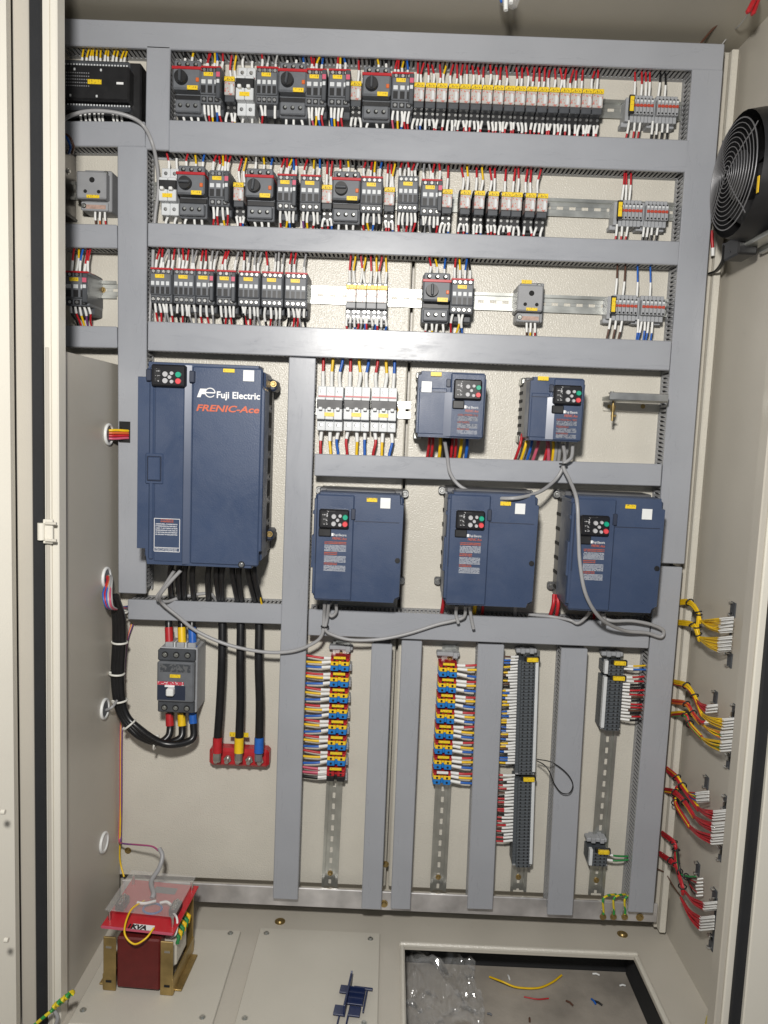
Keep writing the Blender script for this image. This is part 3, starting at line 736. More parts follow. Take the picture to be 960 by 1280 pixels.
# ================================================================== ROW 3
contactor(82, 337, 111, 384, 3, 'contactor half hidden behind the left frame in the third row', 3, True, 'rybrr', 'krypr')
C3 = [(188, 215), (217, 244), (245, 268), (271, 295), (298, 325), (327, 354), (356, 384)]
tp3 = ['rrccr', 'crr.cc', 'rr.cc', 'rr.c', 'rc.cc', 'r.ccc', 'rr.c']
bt3 = ['rrccr', 'krkcc', 'rrc', 'krrk', 'krrcc', 'krcc', 'krrck']
for i, (a, b) in enumerate(C3):
    contactor(a, 337 + (a - 188) * .036, b, 376 + (a - 188) * .036, 3, f'{ORD[i]} contactor from the left in the third row line of seven', 4 if i not in (2, 3) else 3, i in (2, 3), tp3[i], bt3[i], group='seven contactors in the third row')
for i, x in enumerate((433, 446, 459, 472)):
    relay(x, 355.5 + i * .4, x + 12, 3, f'{ORD[i]} white-faced relay from the left in the third row', True, 'ry', 'rcb', 'four white relays in the third row')
mpcb(529, 341, 562, 402, 3, 'only motor switch in the third row', 'ryb', 'ryby')
contactor(563, 350, 592, 390, 3, 'contactor right of the motor switch in the third row', 4, False, 'rybk', 'ryb.')
sb = socket_box(647, 352, 680, 402, 3, 'grey socket box with two yellow tags in the third row', 'nyr')
part('label_tag', MB().box((-.008, -.0458, .040), (.020, .0012, .007)), 'tag', sb)
cluster(755, 366, 833, 401, 3, 'grey terminal cluster with brown and blue wires at the end of the third row', [(.20, 'n'), (.32, 'n'), (.55, 'b'), (.76, 'b')], [(.15, 'n'), (.24, 'n'), (.34, 'n'), (.60, 'b'), (.66, 'b'), (.71, 'b'), (.77, 'b'), (.83, 'b')])
# ================================================================== ROW 4 breakers
for i, (a, b, y) in enumerate(((396, 428, 484), (430, 461.5, 484.5), (464, 495, 485.5))):
    mcb(a, y, b, y + 53, 4, ('left', 'middle', 'right')[i] + ' one of the three white three-pole breakers', 3, 'ryb', 'ryb' if i != 0 else 'ryb', 'white three-pole breakers')

# ================================================================== DRIVES
def keypad(t, x, z, w, h, yf):
    k = part('keypad', MB().box((0, -.004, 0), (w, .014, h), .0025), 'key', t, (x, yf, z))
    for (u, v, r, m) in ((.0, .13, .085, 'button'), (.0, -.26, .085, 'button'), (.21, .17, .062, 'button'), (.13, -.06, .062, 'button'), (.21, -.30, .062, 'button'), (.38, .10, .095, 'btn_green'), (.38, -.26, .095, 'btn_red')):
        part('button', MB().cyl((u * w, -.011, v * h), (u * w, -.0145, v * h), r * w, 16, r * w * .85), m, k)
    part('keypad_print', MB().box((-w * .30, -.0113, 0), (w * .20, .0008, h * .62)), 'sign', k)
    part('keypad_print', MB().box((-w * .1, -.0113, h * .40), (w * .28, .0008, h * .07)), 'sign', k)
    part('socket_cover', MB().box((-w * .30, -.001, -h * .76), (w * .42, .008, h * .42), .0015), 'black', t, (x, yf, z))
    return k
def vfd(px0, py0, px1, py1, yf, label, kp, seam_u, kind, group, bottoms):
    X, Z, w, h = rect(px0, py0, px1, py1, yf)
    t = thing('inverter_drive', label, 'drive', (X, 0, Z), group); d = -yf
    n = .055 * h
    # rear heat sink and grey body
    part('heat_sink', MB().box((0, -.030, .004), (w * .97, .060, h * .985), .002), 'vfd_side', t)
    mb = MB()
    for s in (-1, 1):
        for i in range(7): mb.box((s * (w * .485 + .0003), -.022 - i * .0, h * .42 - i * h * .135), (.003, .034, .006))
    part('vent_slots', mb, 'hole', t, kind='stuff')
    part('side_body', MB().box((0, -(.05 + d - .02) / 2, 0), (w * .985, d - .07 + .02, h * .95), .003), 'vfd_side' if kind == 's' else 'vfd', t)
    # front cover with clipped corners
    hw, hh = w / 2, h / 2
    poly = [(-hw + n * .6, -hh), (hw - n * 1.1, -hh), (hw - n * .9, -hh + n * .7), (hw - n * .15, -hh + n * 1.1), (hw, hh - n * 1.7), (hw - n * .55, hh - n * 1.5), (hw - n * .7, hh),
            (-hw + n * .9, hh), (-hw + n * .8, hh - n * .9), (-hw, hh - n * 1.2), (-hw, -hh + n * 1.1), (-hw + n * .5, -hh + n)]
    ins = [(x * .985, z * .988) for x, z in poly]
    fm = MB().prism(poly, yf + .042, yf + .004); k = len(poly)
    ar = 1 if sum(poly[i][0] * poly[(i + 1) % k][1] - poly[(i + 1) % k][0] * poly[i][1] for i in range(k)) > 0 else -1
    pp = poly if ar > 0 else poly[::-1]; ii = ins if ar > 0 else ins[::-1]
    fm.add([(x, yf + .004, z) for x, z in pp] + [(x, yf, z) for x, z in ii], [(i, (i + 1) % k, k + (i + 1) % k, k + i) for i in range(k)] + [tuple(range(k, 2 * k))])
    part('front_cover', fm, 'vfd', t)
    # raised keypad column and seams
    sx = (seam_u - .5) * w
    if kind == 'm':
        part('raised_panel', MB().box(((sx - hw) / 2 + n * .2, yf - .0005, -.001), (sx + hw - n * .45, .006, h * .985 - n * .3), .0025), 'vfd', t)
        part('seam', MB().box(((sx + hw) / 2 - n * .35, yf - .0001, h * .245), (hw - sx - n * .7, .0008, .0016)), 'vfd_dark', t)
        part('seam', MB().box((-hw + n * .45, yf - .0038, h * .10), (.0012, .0010, h * .5)), 'vfd_dark', t)
        part('cover_screw', MB().cyl((hw * .90, yf - .0002, -h * .10), (hw * .90, yf - .002, -h * .10), .0050, 14), 'black', t)
        part('finger_latch', MB().box((sx - .002, yf - .004, h * .31), (.008, .004, h * .10), .001), 'vfd_dark', t)
        part('side_latch', MB().box((-hw + .006, yf + .012, h * .31), (.016, .02, h * .035), .001), 'vfd', t)
        part('side_latch', MB().box((-hw + .004, yf + .012, -h * .05), (.014, .02, h * .3), .001), 'vfd', t)
        mb = MB().box((0, -.055, hh * .99), (w * .8, .07, .008), .002)
        part('top_grille', mb, 'vfd_side', t)
        for s in (-1, 1):
            for zz in (hh * .93, -hh * .80):
                ear = part('mounting_ear', MB().box((s * (hw + .002), -.008, zz), (.016, .014, .016), .003), 'vfd_side', t)
                screw_on(ear, (s * (hw + .003), -.0155, zz), (0, -1, 0), .0048, 'steel')
    else:
        part('cover_step', MB().box((sx * .5 - hw * .5, yf + .0005, -h * .10), (sx + hw - n, .004, h * .70), .002), 'vfd', t)
        part('raised_panel', MB().box(((sx + hw) / 2, yf - .001, -.0), (hw - sx - n * .7, .006, h * .97), .0025), 'vfd', t)
        part('glossy_rib', MB().prism([(sx - .008, yf + .004), (sx + .006, yf + .004), (sx + .006, yf - .0046), (sx - .008, yf - .0018)], -h * .47, h * .19, ax=2), 'vfd_rib', t)
        part('finger_latch', MB().box((sx - .002, yf - .002, h * .33), (.008, .004, h * .12), .001), 'vfd_dark', t)
        part('seam', MB().box(((sx - hw) / 2, yf - .0018, h * .19), (sx + hw - n, .0012, .0014)), 'vfd_dark', t)
        for zz in (hh * .95, -hh * .97):
            part('mounting_ear', MB().box((-hw * .9, -.02, zz), (.016, .036, .014), .002), 'zinc', t)
    ku, kv, kw, kh = kp
    keypad(t, (ku - .5) * w, (.5 - kv) * h, kw * w, kh * h, yf - .004)
    # print below the keypad
    tx, tz, tw_ = (ku - .5) * w, (.5 - kv) * h - kh * h * .62, kw * w * .80
    yt = yf - .0045
    part('brand_mark', MB().box((tx - tw_ * .05, yt, tz - .009), (.004, .0006, .0055)), 'ink_white', t)
    text('maker_lettering', 'Fuji Electric', .0062, 'ink_white', t, (tx + tw_ * .02, yt, tz - .0115), width=tw_ * .52)
    text('series_lettering', 'FRENIC-Ace', .0068, 'ink_orange', t, (tx - tw_ * .05, yt, tz - .0185), shear=.2, width=tw_ * .60)
    L0 = tz - .0225; bl = h * (.30 if kind == 's' else .27)
    for j, (m, a, b) in enumerate((('print_orange', 0, .08), ('print_white', .10, .33), ('print_orange', .36, .45), ('print_white', .47, .70), ('print_orange', .72, .79), ('print_white', .80, 1.0))):
        ww = tw_ * (.55 if m == 'print_orange' and j else .92)
        part('warning_print', MB().box((tx - tw_ * .46 + ww / 2 + tw_ * .08, yt + .0002, L0 - bl * (a + b) / 2), (ww, .0006, bl * (b - a))), m, t)
    return t, X, Z, w, h
def small_stickers(t, w, h, yf, tagp, whitep):
    part('label_tag', MB().box(((tagp[0] - .5) * w, yf - .0012, (.5 - tagp[1]) * h), (.020, .0012, .0075)), 'tag', t)
    part('white_sticker', MB().box(((whitep[0] - .5) * w, yf - .0012, (.5 - whitep[1]) * h), (.019, .0010, .020)), 'white', t)
def drive_leads(t, Z, w, h, row_z, spec, yf):
    for (u, c, r, du) in spec:
        x = (u - .5) * w
        wire(t, (x, yf * .45, -h / 2 + .012), (x + du, -.034, row_z - Z), c, 0, r=r, sag=.012)
zz4 = P(560, 573, DF).z - .01
t, X, Z, w, h = vfd(521, 465, 607, 548, -.125, 'small dark blue drive left of the key bracket pair, nearest the white breakers', (.72, .26, .40, .30), .46, 's', 'small blue drives', None)
small_stickers(t, w, h, -.127, (.26, .045), (.13, .24)); drive_leads(t, Z, w, h, zz4, [(.24, 'r', .003, -.004), (.29, 'r', .003, -.002), (.40, 'y', .0035, 0), (.47, 'k', .005, .002), (.52, 'k', .005, 0), (.58, 'r', .003, 0), (.64, 'r', .003, 0), (.73, 'y', .0035, -.003), (.81, 'b', .0035, 0)], -.125)
t, X, Z, w, h = vfd(661, 472, 730, 552, -.125, 'small dark blue drive beside the metal key bracket', (.66, .27, .50, .30), .40, 's', 'small blue drives', None)
part('label_tag', MB().box((-.28 * w, -.1282, .475 * h), (.020, .0012, .0075)), 'tag', t); drive_leads(t, Z, w, h, zz4, [(.02, 'r', .003, -.012), (.12, 'y', .003, -.01), (.22, 'b', .003, -.008), (.35, 'i', .0035, -.01), (.48, 'i', .004, .012), (.52, 'r', .003, -.004), (.60, 'y', .003, .006), (.66, 'c', .004, .004), (.72, 'c', .004, .006), (.90, 'c', .004, -.004)], -.125)
zz6 = P(600, 767, DF).z - .01
t, X, Z, w, h = vfd(391, 617, 503, 753, -.138, 'dark blue drive at the left of the middle trio', (.23, .235, .33, .17), .45, 'm', 'middle trio of blue drives', None)
small_stickers(t, w, h, -.138, (.64, .055), (.79, .08))
t, X, Z, w, h = vfd(556.5, 617, 671, 759, -.138, 'dark blue drive in the middle of the trio', (.25, .235, .31, .16), .47, 'm', 'middle trio of blue drives', None)
small_stickers(t, w, h, -.138, (.63, .085), (.79, .125)); drive_leads(t, Z, w, h, zz6, [(.05, 'r', .004, -.002), (.42, 'y', .004, 0), (.50, 'r', .003, .003), (.85, 'c', .004, .01)], -.11)
t, X, Z, w, h = vfd(711, 622, 828, 766, -.138, 'dark blue drive at the right of the trio, behind the hanging grey cable', (.24, .245, .30, .17), .47, 'm', 'middle trio of blue drives', None)
small_stickers(t, w, h, -.138, (.62, .075), (.80, .135)); drive_leads(t, Z, w, h, zz6, [(-.02, 'r', .004, -.004), (.02, 'r', .004, .003), (.42, 'r', .003, .01)], -.11)

# big drive
yf = -.160
X, Z, w, h = rect(171, 456, 329, 710, yf)
t = thing('inverter_drive', 'large dark blue drive with maker lettering on its front', 'drive', (X, 0, Z)); hw, hh = w / 2, h / 2
part('heat_sink', MB().box((.002, -.045, 0), (w * .925, .09, h * .93), .003), 'vfd_dark', t)
part('side_body', MB().box((.002, -.10, 0), (w * .955, .075, h * .95), .004), 'vfd', t)
xl = -hw + .0195
poly = [(xl, -hh), (hw - .018, -hh), (hw - .018, -hh + .028), (hw, -hh + .034), (hw, hh - .045), (hw - .012, hh - .028), (hw - .012, hh), (xl, hh), (xl, hh - .028), (-hw, hh - .028), (-hw, -hh + .03), (xl - .004, -hh + .03)]
k = len(poly); fm = MB().prism(poly, yf + .05, yf + .003)
pp = poly; ii = [(x * .990, z * .994) for x, z in pp]
ar = sum(pp[i][0] * pp[(i + 1) % k][1] - pp[(i + 1) % k][0] * pp[i][1] for i in range(k))
if ar < 0: pp = pp[::-1]; ii = ii[::-1]
fm.add([(x, yf + .003, z) for x, z in pp] + [(x, yf, z) for x, z in ii], [(i, (i + 1) % k, k + (i + 1) % k, k + i) for i in range(k)] + [tuple(range(k, 2 * k))])
part('front_cover', fm, 'vfd', t)
ux = lambda px: P(px, 580, yf).x - X
uz = lambda py: P(250, py, yf).z - Z
part('left_rib', MB().box(((ux(186) + ux(193)) / 2, yf + .002, 0), (ux(193) - ux(186), .010, h * .95), .003), 'vfd', t)
xa_, xb_ = ux(230), ux(238.5)
part('centre_rib', MB().prism([(xa_, yf + .004), (xb_, yf + .004), (xb_, yf - .0012), (xa_ + .001, yf - .0050), (xa_, yf - .0044)], -h * .488, h * .488, ax=2), 'vfd_rib', t)
part('right_panel', MB().box(((ux(239) + ux(326)) / 2, yf + .001, 0), (ux(326) - ux(239), .007, h * .975), .003), 'vfd', t)
part('middle_panel', MB().box(((ux(193) + ux(230)) / 2, yf + .001, 0), (ux(230) - ux(193), .005, h * .965), .002), 'vfd', t)
fr = part('latch_frame', MB().box((ux(193.5), yf - .0005, uz(588)), (.034, .006, .058), .002), 'vfd', t)
part('latch', MB().box((ux(193.5), yf - .0025, uz(588)), (.027, .006, .047), .0015), 'vfd_dark', fr)
part('latch_face', MB().box((ux(193.5), yf - .0040, uz(588)), (.023, .006, .043), .0015), 'vfd', fr)
kx, kz = (ux(191) + ux(233)) / 2, (uz(458) + uz(485)) / 2
keypad_w, keypad_h = ux(233) - ux(191), uz(458) - uz(485)
kp = part('keypad', MB().box((0, -.004, 0), (keypad_w, .014, keypad_h), .0025), 'key', t, (kx, yf - .004, kz))
for (u, v, r, m) in ((-.08, .05, .075, 'button'), (-.08, -.25, .075, 'button'), (.11, .10, .052, 'button'), (.05, -.08, .052, 'button'), (.11, -.28, .052, 'button'), (.30, .05, .08, 'btn_green'), (.30, -.25, .08, 'btn_red')):
    part('button', MB().cyl((u * keypad_w, -.011, v * keypad_h), (u * keypad_w, -.0145, v * keypad_h), r * keypad_w, 16), m, kp)
part('keypad_print', MB().box((-keypad_w * .32, -.0113, 0), (keypad_w * .16, .0008, keypad_h * .6)), 'sign', kp)
for x in (ux(187), ux(240)): part('keypad_bracket', MB().box((x, yf - .005, kz), (.010, .010, keypad_h * .55), .0015), 'vfd_dark', t)
part('label_tag', MB().box((ux(284.5), yf - .004, uz(462)), (.021, .0012, .0065)), 'tag', t)
part('white_sticker', MB().box((ux(309), yf - .004, uz(467.5)), (.020, .0012, .020)), 'white', t)
yt = yf - .0032
text('maker_lettering', 'Fuji Electric', .0170, 'ink_white', t, (ux(270), yt, uz(496.5)), off=.0004, width=ux(323.5) - ux(270))
text('series_lettering', 'FRENIC-Ace', .0165, 'ink_orange', t, (ux(245), yt, uz(513.5)), off=.0004, shear=.22, width=ux(323) - ux(245))
lg = text('emblem', 'F', .0185, 'ink_white', t, (ux(245.5), yt, uz(495.5)), shear=.28, off=.0016, width=ux(258) - ux(245.5))
el = MB(); cx_, cz_, rr = (ux(256) + ux(267.5)) / 2, uz(490.5), .0082
el.tube([(cx_ + rr * math.cos(a) * 1.1, yt, cz_ + rr * math.sin(a)) for a in np.linspace(R(0), R(325), 22)], .0012, 6)
el.box((cx_, yt, cz_), (rr * 2.2, .0008, .0022))
part('emblem_ring', el, 'ink_white', t)
px_, pz_ = (ux(194) + ux(226)) / 2, (uz(650) + uz(691)) / 2; pw_, ph_ = ux(226) - ux(194), uz(650) - uz(691)
fmb = MB()
for s in (-1, 1):
    fmb.box((px_ + s * pw_ / 2, yf - .0019, pz_), (.0009, .0005, ph_)); fmb.box((px_, yf - .0019, pz_ + s * ph_ / 2), (pw_, .0005, .0009))
fmb.box((px_, yf - .0019, pz_ - ph_ * .38), (pw_, .0005, .0008))
part('print_frame', fmb, 'ink_white', t)
part('warning_print', MB().box((px_, yf - .0020, pz_ + ph_ * .44), (pw_ * .5, .0006, ph_ * .09)), 'print_orange', t)
part('warning_print', MB().box((px_ - .001, yf - .0020, pz_ + ph_ * .19), (pw_ * .86, .0006, ph_ * .38)), 'print_white', t)
part('warning_print', MB().box((px_ - .001, yf - .0020, pz_ - ph_ * .44), (pw_ * .86, .0006, ph_ * .10)), 'print_white', t)
part('cover_screw', MB().cyl((ux(305), yf - .003, uz(703)), (ux(305), yf - .0052, uz(703)), .0062, 16), 'black', t)
screw_on(t, (ux(305), yf - .0052, uz(703)), (0, -1, 0), .003, 'steel')
for i in range(7):
    zc = hh * .72 - i * h * .118
    part('side_vent', MB().box((hw - .008, -.085, zc), (.010, .055, h * .104), .001), 'vfd_dark', t)
    part('vent_opening', MB().box((hw - .0028, -.085, zc), (.001, .044, h * .080)), 'hole', t)
part('side_rail', MB().box((hw - .008, -.040, 0), (.008, .02, h * .82), .002), 'vfd_side', t)
for zz in (hh * .84, -hh * .72):
    e = part('mounting_ear', MB().box((hw - .002, -.05, zz), (.020, .05, .022), .004), 'vfd_dark', t)
    screw_on(e, (hw + .002, -.0755, zz + .003), (0, -1, 0), .0042, 'brass')
ztop6 = P(250, 752, DF).z - .012 - Z
for i, (p0, p1) in enumerate(((222, 216), (232, 226), (240, 232), (248, 244), (268, 262), (275, 276), (284, 279), (292, 300), (302, 304), (310, 322), (318, 328))):
    x0 = P(p0, 712, -.09).x - X; x1 = P(p1, 752, -.03).x - X
    o = wire(t, (x0, -.10, -hh + .03), (x1, -.032, ztop6), 'k', 0, r=.0062, sag=.03)
wire(t, (P(313, 712, -.12).x - X, -.12, -hh + .015), (P(327, 750, -.06).x - X, -.055, ztop6 + .010), 'y', 0, r=.0022, sag=.0)

# ================================================================== KEY BRACKET right of the second small drive
t = thing('rail_bracket', 'steel rail bracket with a hanging key at right of the small drives', 'bracket', P(790, 500, -.02))
lc = t.location
a = P(757, 497, -.07) - lc; b = P(829, 502, -.07) - lc
part('rail', MB().box((a + b) / 2, ((b - a).x, .05, .009), .001), 'zinc', t)
part('rail_lip', MB().box((a + b) / 2 + Vector((0, -.026, .004)), ((b - a).x, .003, .014), .0006), 'steel', t)
c0 = P(790, 507, -.002) - lc
part('back_plate', MB().box((c0.x, .016, c0.z), (P(826, 507, 0).x - P(753, 507, 0).x, .003, .026), .001), 'panel', t)
screw_on(t, P(803, 508, -.002) - lc, (0, -1, 0), .006, 'brass'); screw_on(t, P(761, 508, -.002) - lc, (0, -1, 0), .005, 'brass')
screw_on(t, P(765, 492, -.075) - lc, (0, -.2, 1), .005, 'steel')
q = P(766, 512, -.07) - lc
kb = part('key', MB().cyl(q + Vector((0, 0, .024)), q + Vector((0, 0, .003)), .0022, 8).cyl(q + Vector((0, 0, .008)), q + Vector((0, 0, -.004)), .0055, 12, .004).cyl(q + Vector((0, 0, -.004)), q + Vector((0, 0, -.022)), .0026, 8).box(q + Vector((.002, 0, -.012)), (.010, .002, .004)), 'brass', t)

# ================================================================== LOWER LEFT: breaker, cables, busbar block
X, Z, w, h = rect(196, 812, 243, 893, -.085)
t = thing('moulded_case_breaker', 'grey three-pole moulded breaker with small white toggle at lower left', 'breaker', (X, 0, Z))
part('case', MB().box((.002, -.036, 0), (w, .072, h), .002), 'tb', t)
part('front_cover', MB().box((0, -.044, 0), (w * .98, .088, h * .62), .003), 'mid', t)
part('terminal_cover', MB().box((0, -.041, h * .40), (w * .99, .082, h * .17), .002), 'dark', t)
part('terminal_cover', MB().box((0, -.041, -h * .40), (w * .97, .082, h * .17), .002), 'dark', t)
part('embossed_plate', MB().box((0, -.0885, h * .22), (w * .80, .001, h * .12)), 'emboss', t)
part('label_tag', MB().box((0, -.0890, h * .10), (w * .28, .0012, h * .05)), 'tag', t)
part('nameplate', MB().box((-w * .12, -.0888, -.002), (w * .70, .001, h * .05)), 'nameplate', t)
part('toggle_plate', MB().box((-w * .1, -.0884, -h * .16), (w * .74, .001, h * .22)), 'vfd_dark', t)
tg = part('toggle', MB().box((-w * .10, -.094, -h * .13), (w * .20, .016, h * .11), .002), 'white', t)
part('toggle_print', MB().box((-w * .14, -.0895, -h * .055), (w * .26, .0012, h * .03)), 'ink_white', t)
for i in (-1, 0, 1):
    for s in (1, -1):
        part('screw_well', MB().cyl((i * w * .30, -.0821, s * h * .41), (i * w * .30, -.083, s * h * .41), .0065, 14), 'hole', t)
        screw_on(t, (i * w * .30, -.083, s * h * .41), (0, -1, 0), .003, 'zinc')
    part('terminal_lug', MB().box((i * w * .30 + .004, -.05, h * .53), (w * .22, .040, h * .08), .002), 'tb', t)
    if i < 1: part('phase_barrier', MB().box((i * w * .30 + w * .15 + .004, -.045, h * .53), (.003, .05, h * .09), .0008), 'pole', t)
for i, (px, c) in enumerate(((211, 'red'), (227, 'yellow'), (240, 'blue'))):
    a = P(px, 784, -.05); b = P(px + 1, 811, -.06); c0 = P(px, 765, -.03)
    cb = tag(part('power_cable', MB().tube(spline([c0, P(px, 776, -.045), a, a.lerp(b, .3)]), .0075, 10), 'cable'), f'short black cable with {c} sleeve entering the breaker from above', 'cable', 'cables into the top of the breaker')
    part('coloured_sleeve', MB().tube(spline([a, a.lerp(b, .6), b]), [.0084] * 10 + [.0095] * 3, 10), c, cb)
# supply cables: from the left grommet side down and round into the bottom of the breaker
def cable(pts, r, m, name, label, cat='cable', group=None, n=10, ns=6):
    return tag(part(name, MB().tube(spline(pts, ns), r, n), m), label, cat, group)
ends = ((213, 908), (228, 908), (242, 905))
for i, (ex, ey) in enumerate(ends):
    off = (i - 1) * 3.2
    pts = [P(140 + i * 2, 745, -.10 - .008 * i), P(148 + off * 1.2, 770, -.085), P(149 + off * 1.3, 800, -.07), P(147 + off * 1.2, 850, -.065), P(153 + off, 890, -.065), P(172 + off * .6, 914 - off, -.07), P(196 + i * 5, 928 + i, -.075 - .006 * i), P(ex - 3, 921 + i * 2, -.065), P(ex, ey, -.055), P(ex, ey - 18, -.05)]
    cb = cable(pts, .0076, 'cable', 'power_cable', ('inner', 'middle', 'outer')[i] + ' black supply cable looping into the breaker from below, ' + ('red', 'yellow', 'blue')[i] + ' sleeve', group='looped supply cables')
    a = P(ex - .5, ey - 1, -.055); b = P(ex - 1, ey - 17, -.05)
    part('coloured_sleeve', MB().tube(spline([b, b.lerp(a, .5), a]), .0088, 10), ('red', 'yellow', 'blue')[i], cb)
for i, (px, py, s, ax) in enumerate(((150, 765, 1, (0, 0, 1)), (150, 803, 1, (0, 0, 1)), (146, 842, 1, (.05, 0, 1)), (150, 876, 1, (-.15, 0, 1)), (162, 906, 1, (-.6, 0, .7)), (195, 928, 1, (1, 0, -.2)))):
    q = P(px, py, -.070); d = Vector(ax).normalized(); u = d.cross(Vector((0, 1, 0))).normalized(); v = Vector((0, 1, 0))
    o = part('cable_tie', MB().tube([(u * math.cos(a) * .0145 + v * math.sin(a) * .0135) for a in np.linspace(0, 2 * math.pi, 16, endpoint=False)], .0022, 6, closed=True), 'tie', None, q)
    tail = part('tie_tail', MB().box(u * .014, (.007, .005, .006), .001), 'tie', o)
    tag(o, f'{ORD[i]} white cable tie from the top on the looped black cables', 'cable tie', 'white ties on the looped cables')
# busbar support block
X, Z, w, h = rect(261, 937, 336, 959, -.035)
t = thing('busbar_block', 'red insulator block with bolted cable lugs at lower left', 'terminal block', (X, 0, Z))
part('insulator', MB().box((0, -.018, 0), (w, .034, h), .006), 'red', t)
for i in range(5):
    x = (-.36 + i * .18) * w
    part('bolt', MB().cyl((x, -.034, 0), (x, -.052, -.002), .0045, 10).cyl((x, -.036, 0), (x, -.042, -.001), .008, 6), ('steel', 'zinc', 'steel', 'zinc', 'steel')[i], t)
part('label_tag', MB().box((P(298, 920, -.05).x - X, -.043, P(298, 920, -.05).z - Z), (.040, .0012, .0095)), 'tag', t)
for i, (xt, xb, c) in enumerate(((278, 270, 'red'), (301, 297, 'yellow'), (324, 322, 'blue'))):
    pts = [P(xt - 1, 760, -.03), P(xt, 784, -.038), P(xt - .5, 830, -.05), P(xt - (xt - xb) * .6 + 2, 880, -.052), P(xb + 2, 925, -.055), P(xb + 2, 930, -.056)]
    cb = cable(pts, .0088, 'cable', 'power_cable', f'straight black cable with {c} end sleeve down to the red block', group='cables down to the red block')
    a = P(xb + 2, 922, -.056); b = P(xb + 1.5, 941, -.060)
    part('coloured_sleeve', MB().tube([a, a.lerp(b, .5), b], .0098, 10), c, cb)
    q = P(xb + 1, 946, -.058)
    part('cable_lug', MB().box((q.x, q.y, q.z), (.016, .007, .024), .003), 'steel' if i < 2 else 'mid', cb)

# ================================================================== COLOURED TERMINAL STRIPS
def colour_strip(pxt, pyt, pxb, pyb, n, label, right, w_px, special):
    A, Bp = P(pxt, pyt, -.045), P(pxb, pyb, -.045); d = Bp - A; L = d.length
    t = thing('terminal_strip', label, 'terminals', (A.x, 0, A.z), 'coloured terminal strips', rot=(0, math.atan2(-d.x, -d.z), 0))
    # local: z up along strip; origin at the top end
    W = w_px * 1.535 / F; g = L / n; s = 1 if right else -1
    part('end_bracket', MB().box((0, -.012, .010), (W * 1.25, .022, .009), .002).box((W * .38, -.016, .010), (.010, .028, .012), .001), 'tb', t)
    for i in range(n):
        z0 = -i * g
        last = special and i == n - 1
        part('label_tag', MB().box((0, -.0500, z0 - g * .075), (W * .62, .004, g * .15), .0006), 'tag' if not (right and i == n - 1) else 'white', t)
        cs = ('red', 'tyellow', 'tblue') if not last else ('red', 'red', 'black')
        hs = (.19, .27, .34)
        zc = z0 - g * .17
        for c, hh_ in zip(cs, hs):
            cpart(('cs', round(W, 4), round(g * hh_, 4)), 'terminal', lambda: MB().box((0, -.018, 0), (W, .036, g * hh_ * .95), .0008).box((-W * .27, -.022, 0), (W * .40, .046, g * hh_ * .9), .001).box((W * .27, -.022, 0), (W * .40, .046, g * hh_ * .9), .001), c, t, (0, 0, zc - g * hh_ / 2))
            zc -= g * hh_
        part('end_plate', MB().box((W * .12, -.016, z0 - g * .97), (W * .98, .034, g * .05)), 'tb', t)
        part('rail_foot', MB().box((W * .52, -.012, z0 - g * .85), (W * .14, .024, g * .34), .001), 'tb', t)
        mbw = MB()
        zc = z0 - g * .17
        for j, hh_ in enumerate(hs):
            for sx in (-.27, .27): mbw.cyl((sx * W, -.0451, zc - g * hh_ / 2), (sx * W, -.0457, zc - g * hh_ / 2), g * .075, 8)
            zc -= g * hh_
        part('screw_wells', mbw, 'hole', t, kind='stuff')
        zc = z0 - g * .17
        cw = ('r', 'y', 'b') if not last else ('i', 'i', 'k')
        for j, hh_ in enumerate(hs):
            z = zc - g * hh_ / 2; zc -= g * hh_
            xe = s * (W * .5 + (.052 if not right else .060))
            zo = z + random.uniform(-.003, .003) + (.004 if j == 0 else -.003 if j == 2 else 0)
            wire(t, (s * W * .48, -.034, z), (xe, -.036, zo), cw[j], random.uniform(.26, .36), r=.0027, sag=.004)
            if last: wire(t, (s * W * .48, -.034, z - .003), (xe, -.030, zo - .004), cw[j], random.uniform(.26, .36), r=.0025, sag=.004)
    return t
colour_strip(425, 820, 419, 978, 8, 'left strip of red, yellow and blue terminals wired from the left', False, 25, True)
colour_strip(561, 828, 552, 982, 8, 'right strip of red, yellow and blue terminals wired from the right', True, 24, False)

